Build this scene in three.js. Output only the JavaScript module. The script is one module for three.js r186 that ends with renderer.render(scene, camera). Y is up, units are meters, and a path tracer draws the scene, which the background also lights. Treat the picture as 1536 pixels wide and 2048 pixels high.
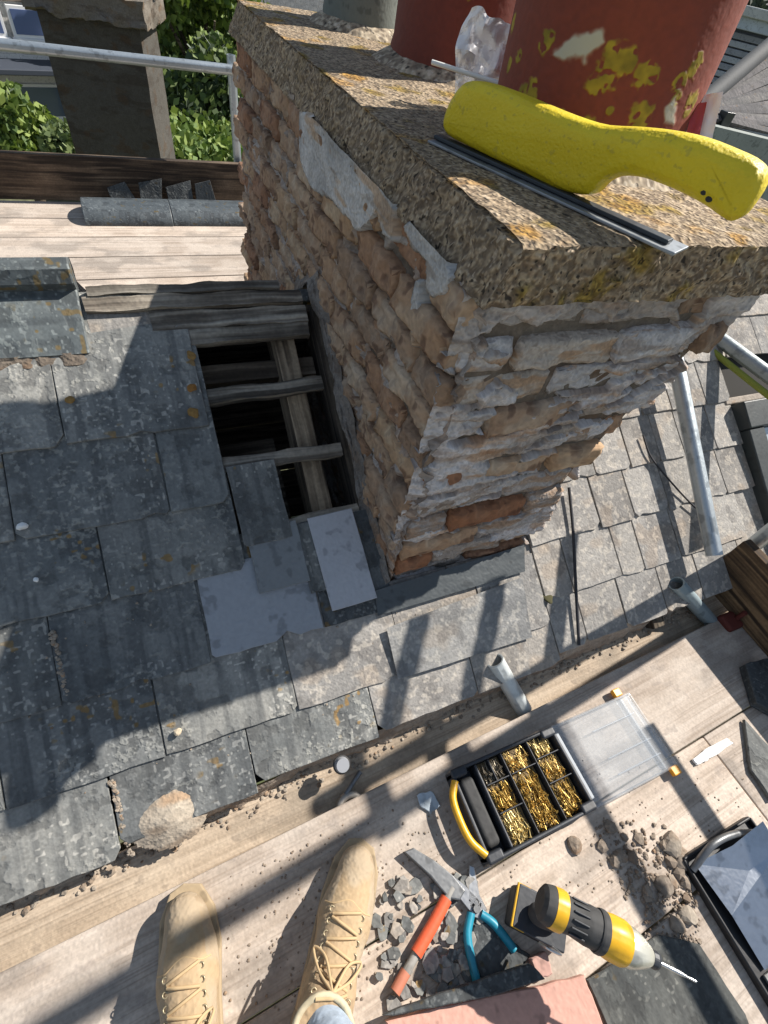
import * as THREE from 'three';
import { RoundedBoxGeometry } from 'three/addons/geometries/RoundedBoxGeometry.js';
import { MarchingCubes } from 'three/addons/objects/MarchingCubes.js';
import { mergeGeometries, mergeVertices, toCreasedNormals } from 'three/addons/utils/BufferGeometryUtils.js';

// ───────── camera, sky, sun, exposure ─────────
const W = 1536, H = 2048, CAMY = 1.3;
const V = (x, y, z) => new THREE.Vector3(x, y, z);
// the photograph's vanishing points: straight down, and along the ridge
const nad = [568 - W / 2, 1824 - H / 2], rid = [3300 - W / 2, 490 - H / 2];
const FOC = Math.sqrt(-(nad[0] * rid[0] + nad[1] * rid[1]));
const upC = V(-nad[0], -nad[1], -FOC).normalize();
const exC = V(rid[0], rid[1], FOC); exC.addScaledVector(upC, -exC.dot(upC)).normalize();
const ezC = V().crossVectors(exC, upC);
const CAM = V(0, CAMY, 0);
const toWorld = (x, y, z) => V(exC.x * x + exC.y * y + exC.z * z, upC.x * x + upC.y * y + upC.z * z, ezC.x * x + ezC.y * y + ezC.z * z);
const ray = (px, py) => toWorld(px - W / 2, py - H / 2, FOC);

const scene = new THREE.Scene();
const camera = new THREE.PerspectiveCamera(2 * Math.atan(H / 2 / FOC) * 180 / Math.PI, W / H, 0.05, 4000);
camera.position.copy(CAM);
camera.up.copy(toWorld(0, -1, 0));
camera.lookAt(CAM.clone().add(toWorld(0, 0, 1)));
scene.add(camera);

const SUN = V(0.715, 0.68, -0.087).normalize();
{ // computed sky: blue gradient with a few thin clouds
  const w = 512, h = 256, d = new Float32Array(w * h * 4);
  for (let j = 0; j < h; j++) for (let i = 0; i < w; i++) {
    const el = (j + .5) / h * Math.PI - Math.PI / 2, az = (i + .5) / w * Math.PI * 2;
    const t = Math.max(0, Math.sin(el)), k = Math.pow(1 - t, 2.5);
    const c = Math.max(0, Math.sin(az * 3 + 2 * Math.sin(el * 9)) * Math.sin(az * 5 + el * 14) - .25) * t * (1 - t) * 1.2;
    const o = (j * w + i) * 4, g = el < 0 ? .55 : 1;
    d[o] = (.22 + .5 * k + c) * g * .54; d[o + 1] = (.31 + .5 * k + c) * g * .54; d[o + 2] = (.46 + .46 * k + c * .9) * g * .54; d[o + 3] = 1;
  }
  const sky = new THREE.DataTexture(d, w, h, THREE.RGBAFormat, THREE.FloatType);
  sky.mapping = THREE.EquirectangularReflectionMapping; sky.magFilter = THREE.LinearFilter; sky.needsUpdate = true;
  scene.background = sky; scene.environment = sky;
}
const sun = new THREE.DirectionalLight(new THREE.Color(1, .94, .86), 5);
sun.position.copy(SUN).multiplyScalar(12); sun.castShadow = true; sun.shadow.radius = 1;
sun.shadow.mapSize.set(4096, 4096);
Object.assign(sun.shadow.camera, { left: -5, right: 5, top: 5, bottom: -5, near: .5, far: 40 });
scene.add(sun); scene.add(sun.target);
const renderer = new THREE.WebGLRenderer({ antialias: true });
renderer.shadowMap.enabled = true;
renderer.toneMapping = THREE.LinearToneMapping;
renderer.toneMappingExposure = 1.58;

// ───────── helpers ─────────
const hitPlane = (px, py, n, d0) => { const r = ray(px, py); return CAM.clone().addScaledVector(r, (d0 - n.dot(CAM)) / n.dot(r)); };
const onY = (px, py, y = 0) => hitPlane(px, py, V(0, 1, 0), y);
const onX = (px, py, x) => hitPlane(px, py, V(1, 0, 0), x);
const onZ = (px, py, z) => hitPlane(px, py, V(0, 0, 1), z);
const at = (px, py, dist) => CAM.clone().addScaledVector(ray(px, py).normalize(), dist);
let _s = 12345;
const seed = s => { _s = s >>> 0; };
const rnd = () => { _s = (_s + 0x6D2B79F5) >>> 0; let t = _s; t = Math.imul(t ^ (t >>> 15), t | 1); t ^= t + Math.imul(t ^ (t >>> 7), t | 61); return ((t ^ (t >>> 14)) >>> 0) / 4294967296; };
const rr = (a, b) => a + (b - a) * rnd();
const pick = a => a[Math.floor(rnd() * a.length)];
const clamp = (x, a = 0, b = 1) => Math.min(b, Math.max(a, x));
const sst = (a, b, x) => { const t = clamp((x - a) / (b - a)); return t * t * (3 - 2 * t); };
const mix = (a, b, t) => a + (b - a) * t;
const hsh = (x, y, z) => { let h = Math.imul(x, 374761393) ^ Math.imul(y, 668265263) ^ Math.imul(z, 2147483647 - 1274126177); h = Math.imul(h ^ (h >>> 13), 1274126177); h = Math.imul(h ^ (h >>> 16), 2246822519); return ((h ^ (h >>> 15)) >>> 0) / 4294967296; };
// tileable 2-D value noise and fbm
const pn = (x, y, p, q, s) => {
  const xi = Math.floor(x), yi = Math.floor(y); let fx = x - xi, fy = y - yi; fx = fx * fx * (3 - 2 * fx); fy = fy * fy * (3 - 2 * fy);
  const a = ((xi % p) + p) % p, b = (a + 1) % p, c = ((yi % q) + q) % q, d = (c + 1) % q;
  return mix(mix(hsh(a, c, s), hsh(b, c, s), fx), mix(hsh(a, d, s), hsh(b, d, s), fx), fy);
};
const pf = (u, v, fu, fv, oct, s) => { let t = 0, a = .5, n = 0; for (let k = 0; k < oct; k++) { t += a * pn(u * fu, v * fv, fu, fv, s + k); n += a; a *= .5; fu *= 2; fv *= 2; } return t / n; };
// 3-D value noise and fbm
const n3 = (x, y, z, s = 0) => {
  const xi = Math.floor(x), yi = Math.floor(y), zi = Math.floor(z); let fx = x - xi, fy = y - yi, fz = z - zi;
  fx = fx * fx * (3 - 2 * fx); fy = fy * fy * (3 - 2 * fy); fz = fz * fz * (3 - 2 * fz);
  const g = (i, j, k) => hsh(xi + i + s * 57, yi + j, zi + k);
  return mix(mix(mix(g(0, 0, 0), g(1, 0, 0), fx), mix(g(0, 1, 0), g(1, 1, 0), fx), fy), mix(mix(g(0, 0, 1), g(1, 0, 1), fx), mix(g(0, 1, 1), g(1, 1, 1), fx), fy), fz);
};
const f3 = (x, y, z, oct = 4, s = 0) => { let t = 0, a = .5, n = 0; for (let k = 0; k < oct; k++) { t += a * n3(x, y, z, s + k); n += a; a *= .5; x *= 2.03; y *= 2.03; z *= 2.03; } return t / n; };

// fn(u, v) -> [r, g, b (sRGB 0..1), height 0..1]; gives a colour map and a bump map
function surf(n, fn) {
  const c = new Uint8Array(n * n * 4), b = new Uint8Array(n * n * 4);
  for (let j = 0; j < n; j++) for (let i = 0; i < n; i++) {
    const r = fn((i + .5) / n, (j + .5) / n), o = (j * n + i) * 4;
    for (let k = 0; k < 3; k++) { c[o + k] = clamp(r[k]) * 255; b[o + k] = clamp(r[3]) * 255; }
    c[o + 3] = b[o + 3] = 255;
  }
  const mk = (d, srgb) => { const t = new THREE.DataTexture(d, n, n, THREE.RGBAFormat); t.wrapS = t.wrapT = THREE.RepeatWrapping; t.magFilter = THREE.LinearFilter; t.minFilter = THREE.LinearMipmapLinearFilter; t.generateMipmaps = true; if (srgb) t.colorSpace = THREE.SRGBColorSpace; t.needsUpdate = true; return t; };
  return { map: mk(c, true), bumpMap: mk(b, false) };
}
const L3 = (a, b, t) => [mix(a[0], b[0], t), mix(a[1], b[1], t), mix(a[2], b[2], t)];
const std = (o) => new THREE.MeshStandardMaterial(o);
const tone = (s, col, rough, bump, extra = {}) => std({ map: s.map, bumpMap: s.bumpMap, bumpScale: bump, color: col, roughness: rough, ...extra });

// ───────── materials ─────────
const speck = (u, v, f, s, lo, hi) => sst(lo, hi, pf(u, v, f, f, 2, s));
const sSlate = surf(1024, (u, v) => { // one tile = 1 m
  const big = sst(.25, .75, pf(u, v, 6, 6, 5, 11)), st = pf(u, v, 55, 5, 4, 21), fine = pf(u, v, 200, 200, 2, 31), md = pf(u, v, 34, 34, 4, 36);
  let c = L3([.40, .415, .42], [.60, .60, .585], big * .6 + md * .4); c = L3(c, [.34, .35, .355], sst(.45, .7, st) * .55);
  const bl = sst(.54, .66, pf(u, v, 30, 30, 5, 46)); c = L3(c, [.30, .305, .305], bl * .42);
  const lich = sst(.53, .74, pf(u, v, 110, 110, 3, 41)) * sst(.38, .62, pf(u, v, 7, 7, 4, 51)); c = L3(c, [.74, .735, .70], lich * .5);
  const dot = sst(.74, .84, pf(u, v, 150, 150, 1, 66)) * sst(.4, .6, pf(u, v, 9, 9, 3, 71)); c = L3(c, [.84, .83, .80], dot * .5);
  const or = speck(u, v, 60, 81, .72, .80) * sst(.60, .72, pf(u, v, 6, 6, 3, 91)); c = L3(c, [.62, .47, .25], or * .7);
  c = c.map(x => x * (.90 + .2 * fine)); return [...c, .35 * st + .3 * md + .15 * fine + .3 * lich - .3 * bl + .2];
});
const sPale = surf(1024, (u, v) => {
  const big = pf(u, v, 4, 4, 4, 12), st = pf(u, v, 5, 40, 3, 22), fine = pf(u, v, 200, 200, 2, 32);
  let c = L3([.56, .555, .545], [.70, .685, .66], sst(.25, .75, big)); c = L3(c, [.50, .49, .48], .5 * st); c = L3(c, [.42, .41, .40], sst(.56, .68, pf(u, v, 20, 20, 4, 62)) * .45);
  const lich = speck(u, v, 80, 42, .58, .72) * .5; c = L3(c, [.80, .77, .72], lich);
  const br = speck(u, v, 14, 52, .62, .74) * .22; c = L3(c, [.66, .56, .46], br);
  c = c.map(x => x * (.9 + .2 * fine)); return [...c, .4 * st + .4 * fine + .2 * big];
});
const sWood = surf(1024, (u, v) => { // grain runs along u
  const wv = v + .012 * (pf(u, v, 3, 3, 3, 13) - .5);
  const g1 = pf(u, wv, 2, 90, 4, 23), g2 = pf(u, wv, 3, 300, 2, 33), big = pf(u, v, 3, 8, 4, 43), fine = pf(u, v, 220, 220, 2, 53);
  let c = L3([.66, .615, .57], [.82, .785, .75], sst(.2, .8, .5 * g1 + .5 * big));
  c = L3(c, [.55, .50, .455], sst(.55, .8, g2) * .4); c = L3(c, [.53, .51, .49], sst(.5, .66, pf(u, v, 7, 10, 5, 83)) * .45);
  const dust = sst(.45, .7, pf(u, v, 9, 14, 4, 63)); c = L3(c, [.83, .80, .765], dust * .5);
  const spl = sst(.68, .80, pf(u, v, 26, 34, 4, 73)); c = L3(c, [.60, .57, .55], spl * .4);
  c = c.map(x => x * (.93 + .14 * fine)); return [...c, .5 * g2 + .3 * g1 + .2 * fine];
});
const sOldWood = surf(512, (u, v) => {
  const wv = v + .02 * (pf(u, v, 4, 4, 3, 14) - .5), g = pf(u, wv, 3, 120, 4, 24), big = pf(u, v, 6, 9, 4, 34), fine = pf(u, v, 160, 160, 2, 44);
  let c = L3([.34, .31, .28], [.74, .71, .66], sst(.25, .75, .55 * g + .45 * big)); c = L3(c, [.22, .20, .18], sst(.6, .75, pf(u, wv, 3, 60, 3, 54)) * .7);
  return [...c.map(x => x * (.9 + .2 * fine)), g * .8 + fine * .2];
});
const sBrick = surf(512, (u, v) => {
  const big = pf(u, v, 6, 6, 4, 15), fine = pf(u, v, 128, 128, 2, 25), md = pf(u, v, 30, 30, 3, 35);
  let c = L3([.60, .50, .42], [.80, .71, .61], .5 * big + .5 * md); c = L3(c, [.42, .33, .28], sst(.58, .72, pf(u, v, 40, 40, 3, 45)) * .6);
  c = L3(c, [.80, .77, .72], sst(.58, .75, pf(u, v, 16, 16, 3, 55)) * .45);
  return [...c.map(x => x * (.88 + .24 * fine)), .4 * md + .4 * fine + .2 * big];
});
const sMortar = surf(1024, (u, v) => {
  const big = pf(u, v, 5, 5, 4, 16), md = pf(u, v, 40, 40, 3, 26), fine = pf(u, v, 200, 200, 2, 36), st = pf(u, v, 6, 26, 4, 46);
  let c = L3([.56, .53, .50], [.74, .72, .69], .5 * big + .5 * md); c = L3(c, [.48, .42, .37], sst(.55, .7, st) * .5);
  c = L3(c, [.64, .50, .38], sst(.60, .74, pf(u, v, 12, 18, 4, 56)) * .5);
  return [...c.map(x => x * (.88 + .24 * fine)), .5 * md + .4 * fine + .1 * big];
});
const sRender = surf(1024, (u, v) => {
  const big = pf(u, v, 5, 6, 4, 416), md = pf(u, v, 30, 60, 3, 426), fine = pf(u, v, 220, 220, 2, 436), st = pf(u, v, 7, 50, 4, 446);
  let c = L3([.66, .65, .65], [.86, .86, .87], .5 * big + .5 * md); c = L3(c, [.56, .51, .47], sst(.54, .68, st) * .55); c = L3(c, [.72, .58, .45], sst(.60, .72, pf(u, v, 9, 34, 4, 456)) * .6);
  return [...c.map(x => x * (.86 + .28 * fine)), .5 * md + .3 * fine + .3 * st];
});
const sAgg = surf(1024, (u, v) => { // exposed aggregate concrete
  const md = pf(u, v, 70, 70, 2, 17), fine = pf(u, v, 230, 230, 1, 27), big = pf(u, v, 7, 7, 4, 37), cell = pf(u, v, 120, 120, 1, 47);
  let c = L3([.50, .45, .40], [.86, .81, .73], sst(.25, .75, .55 * md + .45 * cell)); c = L3(c, [.60, .57, .50], big * .5);
  c = L3(c, [.22, .20, .18], sst(.70, .82, pf(u, v, 95, 95, 2, 57)) * .8); c = L3(c, [.93, .90, .85], sst(.68, .8, pf(u, v, 85, 85, 2, 67)) * .6);
  return [...c.map(x => x * (.9 + .2 * fine)), .6 * md + .4 * cell];
});
const sGrain = surf(512, (u, v) => { const f = pf(u, v, 150, 150, 2, 18), b = pf(u, v, 5, 5, 4, 28), s = sst(.62, .75, pf(u, v, 40, 40, 3, 38)); const k = .86 + .12 * b + .06 * f - .14 * s; return [k, k, k, .6 * f + .2 * b]; });
const sSuede = surf(512, (u, v) => { const f = pf(u, v, 200, 200, 2, 19), b = pf(u, v, 8, 8, 4, 29); let c = L3([.62, .525, .41], [.76, .675, .55], .6 * b + .4 * f); c = L3(c, [.70, .66, .60], sst(.5, .68, pf(u, v, 12, 12, 4, 59)) * .5); const d = sst(.58, .72, pf(u, v, 20, 20, 3, 39)); c = L3(c, [.58, .50, .40], d * .5); return [...c, f]; });

const lin = (r, g, b) => new THREE.Color().setRGB(r, g, b);
const slateMats = [lin(.74, .75, .75), lin(.62, .63, .64), lin(.88, .87, .85), lin(.70, .70, .69), lin(.94, .92, .89)].map(c => tone(sSlate, c, .85, .004));
const darkSlateMats = [lin(.26, .28, .30), lin(.38, .40, .42), lin(.52, .53, .53)].map(c => tone(sSlate, c, .8, .004));
const paleMats = [lin(.86, .85, .84), lin(.76, .75, .74), lin(.92, .90, .88), lin(.82, .79, .76)].map(c => tone(sPale, c, .88, .003));
const newSlate = tone(sGrain, lin(.42, .43, .46), .6, .0015), newSlate2 = tone(sGrain, lin(.30, .32, .35), .65, .0015), newSlate3 = tone(sGrain, lin(.20, .215, .225), .7, .0015);
const woodMats = [lin(.84, .80, .76), lin(.92, .86, .80), lin(.78, .74, .70)].map(c => tone(sWood, c, .9, .003));
const innerWood = tone(sWood, lin(.74, .66, .55), .9, .003), toeWood = tone(sOldWood, lin(.44, .31, .19), .9, .004), farToe = tone(sOldWood, lin(.36, .28, .22), .9, .004);
const battenM = [lin(.75, .75, .74), lin(.55, .55, .54), lin(.9, .88, .84)].map(c => tone(sOldWood, c, .95, .005));
const brickMats = [lin(0.77, 0.68, 0.59), lin(0.86, 0.78, 0.66), lin(0.66, 0.53, 0.44), lin(0.74, 0.69, 0.64), lin(0.86, 0.82, 0.76), lin(0.60, 0.43, 0.34), lin(0.58, 0.53, 0.49)].map(c => tone(sBrick, c, .95, .008));
const stoneMats = [lin(.80, .78, .76), lin(.66, .62, .58), lin(.90, .88, .86), lin(.60, .52, .44), lin(.76, .68, .58)].map(c => tone(sRender, c, .95, .008));
const redBrick = tone(sBrick, lin(.54, .33, .23), .95, .008);
const mortarM = tone(sMortar, lin(.40, .355, .31), .95, .006);
const renderM = tone(sRender, lin(1, .965, .92), .92, .009, { vertexColors: true });
const paintM = tone(sMortar, lin(.92, .95, .95), .9, .003);
const aggM = tone(sAgg, lin(.80, .75, .68), .95, .008, { vertexColors: true });
const galv = tone(sGrain, lin(.50, .55, .58), .42, .0006, { metalness: .75 });
const galvDull = tone(sGrain, lin(.34, .42, .45), .55, .0008, { metalness: .5 });
const leadM = tone(sGrain, lin(.085, .095, .10), .5, .001, { metalness: .35 });
const leadLight = tone(sPale, lin(.70, .72, .74), .6, .002, { metalness: .1 });
const felt = std({ color: lin(.035, .033, .03), roughness: 1 });
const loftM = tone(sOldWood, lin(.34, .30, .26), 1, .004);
const blackPlastic = tone(sGrain, lin(.030, .034, .042), .5, .0005), darkRubber = tone(sGrain, lin(.045, .045, .045), .75, .0008);
const steel = tone(sGrain, lin(.62, .62, .62), .3, .0004, { metalness: .9 }), darkSteel = tone(sGrain, lin(.20, .205, .21), .45, .0006, { metalness: .6 });
const crumbM = [lin(.70, .62, .54), lin(.55, .50, .45), lin(.80, .74, .66)].map(c => tone(sMortar, c, 1, .002));

const names = new Map();
const numbered = n => { const k = names.get(n) || 0; names.set(n, k + 1); return k ? `${n}_${String(k).padStart(3, '0')}` : n; };
function tag(o, label, category, group, kind) { o.userData.label = label; if (category) o.userData.category = category; if (group) o.userData.group = group; if (kind) o.userData.kind = kind; return o; }
const shade = o => { o.castShadow = true; o.receiveShadow = true; return o; };
function thing(name, label, category, p = [0, 0, 0], ry = 0, group) { const g = new THREE.Group(); g.name = numbered(name); g.position.set(...p); g.rotation.y = ry; tag(g, label, category, group); scene.add(g); return g; }
function part(name, geo, mat, parent) { const m = shade(new THREE.Mesh(geo, mat)); m.name = name; parent.add(m); return m; }
function solo(name, geo, mat, label, category, group) { const m = shade(new THREE.Mesh(geo, mat)); m.name = numbered(name); tag(m, label, category, group); scene.add(m); return m; }
function structure(name, geo, mat) { const m = shade(new THREE.Mesh(geo, mat)); m.name = numbered(name); m.userData.kind = 'structure'; scene.add(m); return m; }
// uv in metres from position and dominant normal
function mUV(g, sc = 1, ox = rnd() * 7, oy = rnd() * 7) {
  const q = g.index ? g.toNonIndexed() : g; if (!q.attributes.normal) q.computeVertexNormals();
  const p = q.attributes.position, uv = new Float32Array(p.count * 2), a = V(), b = V(), c = V(), n = V();
  for (let i = 0; i < p.count; i += 3) {
    a.fromBufferAttribute(p, i); b.fromBufferAttribute(p, i + 1); c.fromBufferAttribute(p, i + 2);
    n.crossVectors(b.clone().sub(a), c.clone().sub(a)); const x = Math.abs(n.x), y = Math.abs(n.y), z = Math.abs(n.z);
    [a, b, c].forEach((t, k) => { const w = z >= x && z >= y ? [t.x, t.y] : y >= x ? [t.x, t.z] : [t.z, t.y]; uv[(i + k) * 2] = w[0] * sc + ox; uv[(i + k) * 2 + 1] = w[1] * sc + oy; });
  }
  q.setAttribute('uv', new THREE.BufferAttribute(uv, 2)); return q;
}
const box = (w, h, d, r = .003, seg = 1) => mUV(new RoundedBoxGeometry(w, h, d, seg, Math.min(r, w / 2.01, h / 2.01, d / 2.01)));
const moved = (g, x = 0, y = 0, z = 0) => g.translate(x, y, z);
function tubeBetween(a, b, r, seg = 18, r2 = r, hollow = 0) {
  const d = b.clone().sub(a), L = d.length(); let g;
  if (hollow) { g = new THREE.LatheGeometry([[r - hollow, 0], [r, 0], [r, L], [r - hollow, L], [r - hollow, 0]].map(q => new THREE.Vector2(...q)), seg); g = toCreasedNormals(g, .6); }
  else { g = new THREE.CylinderGeometry(r2, r, L, seg); g.translate(0, L / 2, 0); }
  g.applyQuaternion(new THREE.Quaternion().setFromUnitVectors(V(0, 1, 0), d.normalize())); g.translate(a.x, a.y, a.z); return mUV(g);
}
const pathTube = (pts, r, seg = 6, n = pts.length * 6) => new THREE.TubeGeometry(new THREE.CatmullRomCurve3(pts), n, r, seg);
// rough slab from an outline: jittered polygon, extruded
function slab(pts, t, bev = .0015, jit = 0) {
  const s = new THREE.Shape(pts.map(([x, y]) => new THREE.Vector2(x + (rnd() - .5) * jit, y + (rnd() - .5) * jit)));
  return mUV(new THREE.ExtrudeGeometry(s, { depth: t - 2 * bev, bevelEnabled: bev > 0, bevelThickness: bev, bevelSize: bev, bevelSegments: 1, curveSegments: 6 }).translate(0, 0, bev));
}
// irregular stone
function stone(r, flat = .6, det = 1, sd = rnd() * 99) {
  const g = mergeVertices(new THREE.IcosahedronGeometry(r, det).deleteAttribute('uv').deleteAttribute('normal')), p = g.attributes.position;
  for (let i = 0; i < p.count; i++) { const x = p.getX(i), y = p.getY(i), z = p.getZ(i), k = .65 + .8 * n3(x / r * 1.1 + sd, y / r * 1.1, z / r * 1.1); p.setXYZ(i, x * k, y * k * flat, z * k); }
  const q = g.toNonIndexed(); q.computeVertexNormals(); return mUV(q);
}
// signed distance mesh
function sdfMesh(fn, mn, mx, res) {
  const mc = new MarchingCubes(res, undefined, false, false, 60000); mc.isolation = 0; const f = mc.field, hs = res / 2;
  const P = (i, k) => mn[k] + ((i - hs) / hs + 1) / 2 * (mx[k] - mn[k]);
  for (let z = 0; z < res; z++) for (let y = 0; y < res; y++) for (let x = 0; x < res; x++) f[x + y * res + z * res * res] = -fn(P(x, 0), P(y, 1), P(z, 2));
  mc.update(); const pos = mc.positionArray.slice(0, mc.count * 3), g = new THREE.BufferGeometry();
  for (let i = 0; i < pos.length; i++) { const k = i % 3; pos[i] = mn[k] + (pos[i] + 1) / 2 * (mx[k] - mn[k]); }
  g.setAttribute('position', new THREE.BufferAttribute(pos, 3));
  const m = mergeVertices(g, 1e-5); m.computeVertexNormals(); return mUV(m);
}
const smin = (a, b, k) => { const h = clamp(.5 + .5 * (b - a) / k); return mix(b, a, h) - k * h * (1 - h); };
const cone = (p, a, b, ra, rb) => { const dx = b[0] - a[0], dy = b[1] - a[1], dz = b[2] - a[2], t = clamp(((p[0] - a[0]) * dx + (p[1] - a[1]) * dy + (p[2] - a[2]) * dz) / (dx * dx + dy * dy + dz * dz)); return Math.hypot(p[0] - a[0] - dx * t, p[1] - a[1] - dy * t, p[2] - a[2] - dz * t) - mix(ra, rb, t); };
const inPoly = (x, y, P) => { let c = false; for (let i = 0, j = P.length - 1; i < P.length; j = i++) { const [a, b] = P[i], [d, e] = P[j]; if ((b > y) !== (e > y) && x < (d - a) * (y - b) / (e - b) + a) c = !c; } return c; };
const segD = (x, y, [a, b], [c, d]) => { const u = c - a, v = d - b, t = clamp(((x - a) * u + (y - b) * v) / (u * u + v * v + 1e-12)); return Math.hypot(x - a - u * t, y - b - v * t); };
const polyD = (x, y, P) => { let m = 9; for (let i = 0, j = P.length - 1; i < P.length; j = i++) m = Math.min(m, segD(x, y, P[j], P[i])); return inPoly(x, y, P) ? m : -m; }; // positive inside
const lineD = (x, y, P) => { let m = 9; for (let i = 1; i < P.length; i++) m = Math.min(m, segD(x, y, P[i - 1], P[i])); return m; };
// loose crumbs joined into one piece
function crumbs(list) { return mergeGeometries(list.map(([p, r]) => { const g = stone(r, .7, 0); g.rotateY(rnd() * 6); return g.translate(p.x, p.y + r * .3, p.z); })); }

// ───────── the ground far below ─────────
const GY = -5.2;
{
  const sGround = surf(512, (u, v) => { const a = pf(u, v, 6, 6, 5, 111), b = pf(u, v, 60, 60, 3, 112); const c = L3([.30, .34, .20], [.48, .46, .38], a); return [...c.map(x => x * (.75 + .5 * b)), b]; });
  const g = new THREE.PlaneGeometry(3000, 3000); g.rotateX(-Math.PI / 2); g.attributes.uv.array.forEach((x, i, A) => { A[i] = x * 400; });
  structure('ground', g, tone(sGround, lin(.8, .8, .8), 1, .02)).position.y = GY;
  // rising land beyond the town
  const h = new THREE.PlaneGeometry(900, 120, 90, 12); h.rotateX(-Math.PI / 2); const p = h.attributes.position;
  for (let i = 0; i < p.count; i++) { const t = (60 - p.getZ(i)) / 120; p.setY(i, t * t * (13 + 7 * f3(p.getX(i) / 60, 3, 1, 3))); }
  h.computeVertexNormals(); const hill = structure('hills', mUV(h, .02), tone(sGround, lin(.55, .62, .5), 1, .05)); hill.position.set(230, GY - .3, -260); hill.rotation.y = -.55;
}

// ───────── the slate roof ─────────
const PITCH = 32 * Math.PI / 180, EZ = -.2, TP = Math.tan(PITCH), CP = Math.cos(PITCH), SP = Math.sin(PITCH);
const roofN = V(0, CP, SP), roofY = z => (EZ - z) * TP;
const onRoof = (px, py, h = 0) => { const p = hitPlane(px, py, roofN, roofN.z * EZ + h); return [p.x, (EZ - p.z) / CP, p]; };
const RIDGE_S = 1.235, RZ = EZ - RIDGE_S * CP, RY = RIDGE_S * SP;
const roof = thing('slate_roof', 'grey slate house roof with an open patch of bare battens beside the chimney', 'roof', [0, 0, EZ]);
roof.rotation.x = -(Math.PI / 2 - PITCH);
function slateGeo(w, l, t = .008, chip = 1) {
  const pts = []; const nb = Math.max(4, Math.round(w / .03));
  for (let i = 0; i <= nb; i++) pts.push([-w / 2 + w * i / nb, (rnd() - .5) * .004 * chip + (rnd() < .08 ? .008 * chip : 0)]);
  const c0 = rnd() < .35 * chip ? rr(.006, .02) : 0, c1 = rnd() < .35 * chip ? rr(.006, .02) : 0;
  if (c0) { pts[0] = [-w / 2 + c0, 0]; pts.unshift([-w / 2, c0 * rr(.6, 1.4)]); }
  if (c1) { pts[pts.length - 1] = [w / 2 - c1, 0]; pts.push([w / 2, c1 * rr(.6, 1.4)]); }
  for (let i = 1; i <= 4; i++) pts.push([w / 2 + (rnd() - .5) * .003 * chip, l * i / 4]);
  for (let i = 4; i >= 1; i--) pts.push([-w / 2 + (rnd() - .5) * .003 * chip, l * i / 4]);
  return slab(pts, t, .0012);
}
function slate(x0, x1, s, len, mat, o = {}) {
  const w = x1 - x0 - (o.gap ?? .005), m = part('slate', slateGeo(w, len, o.t ?? .008, o.chip ?? 1), mat, roof);
  m.position.set((x0 + x1) / 2, s + (o.flat ? 0 : (rnd() - .5) * .006), (o.h ?? .022) + rr(0, .0015));
  m.rotation.set(-(o.tilt ?? .043) + (rnd() - .5) * .006, (rnd() - .5) * .008, o.rot ?? (rnd() - .5) * .012); return m;
}
seed(7);
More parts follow.
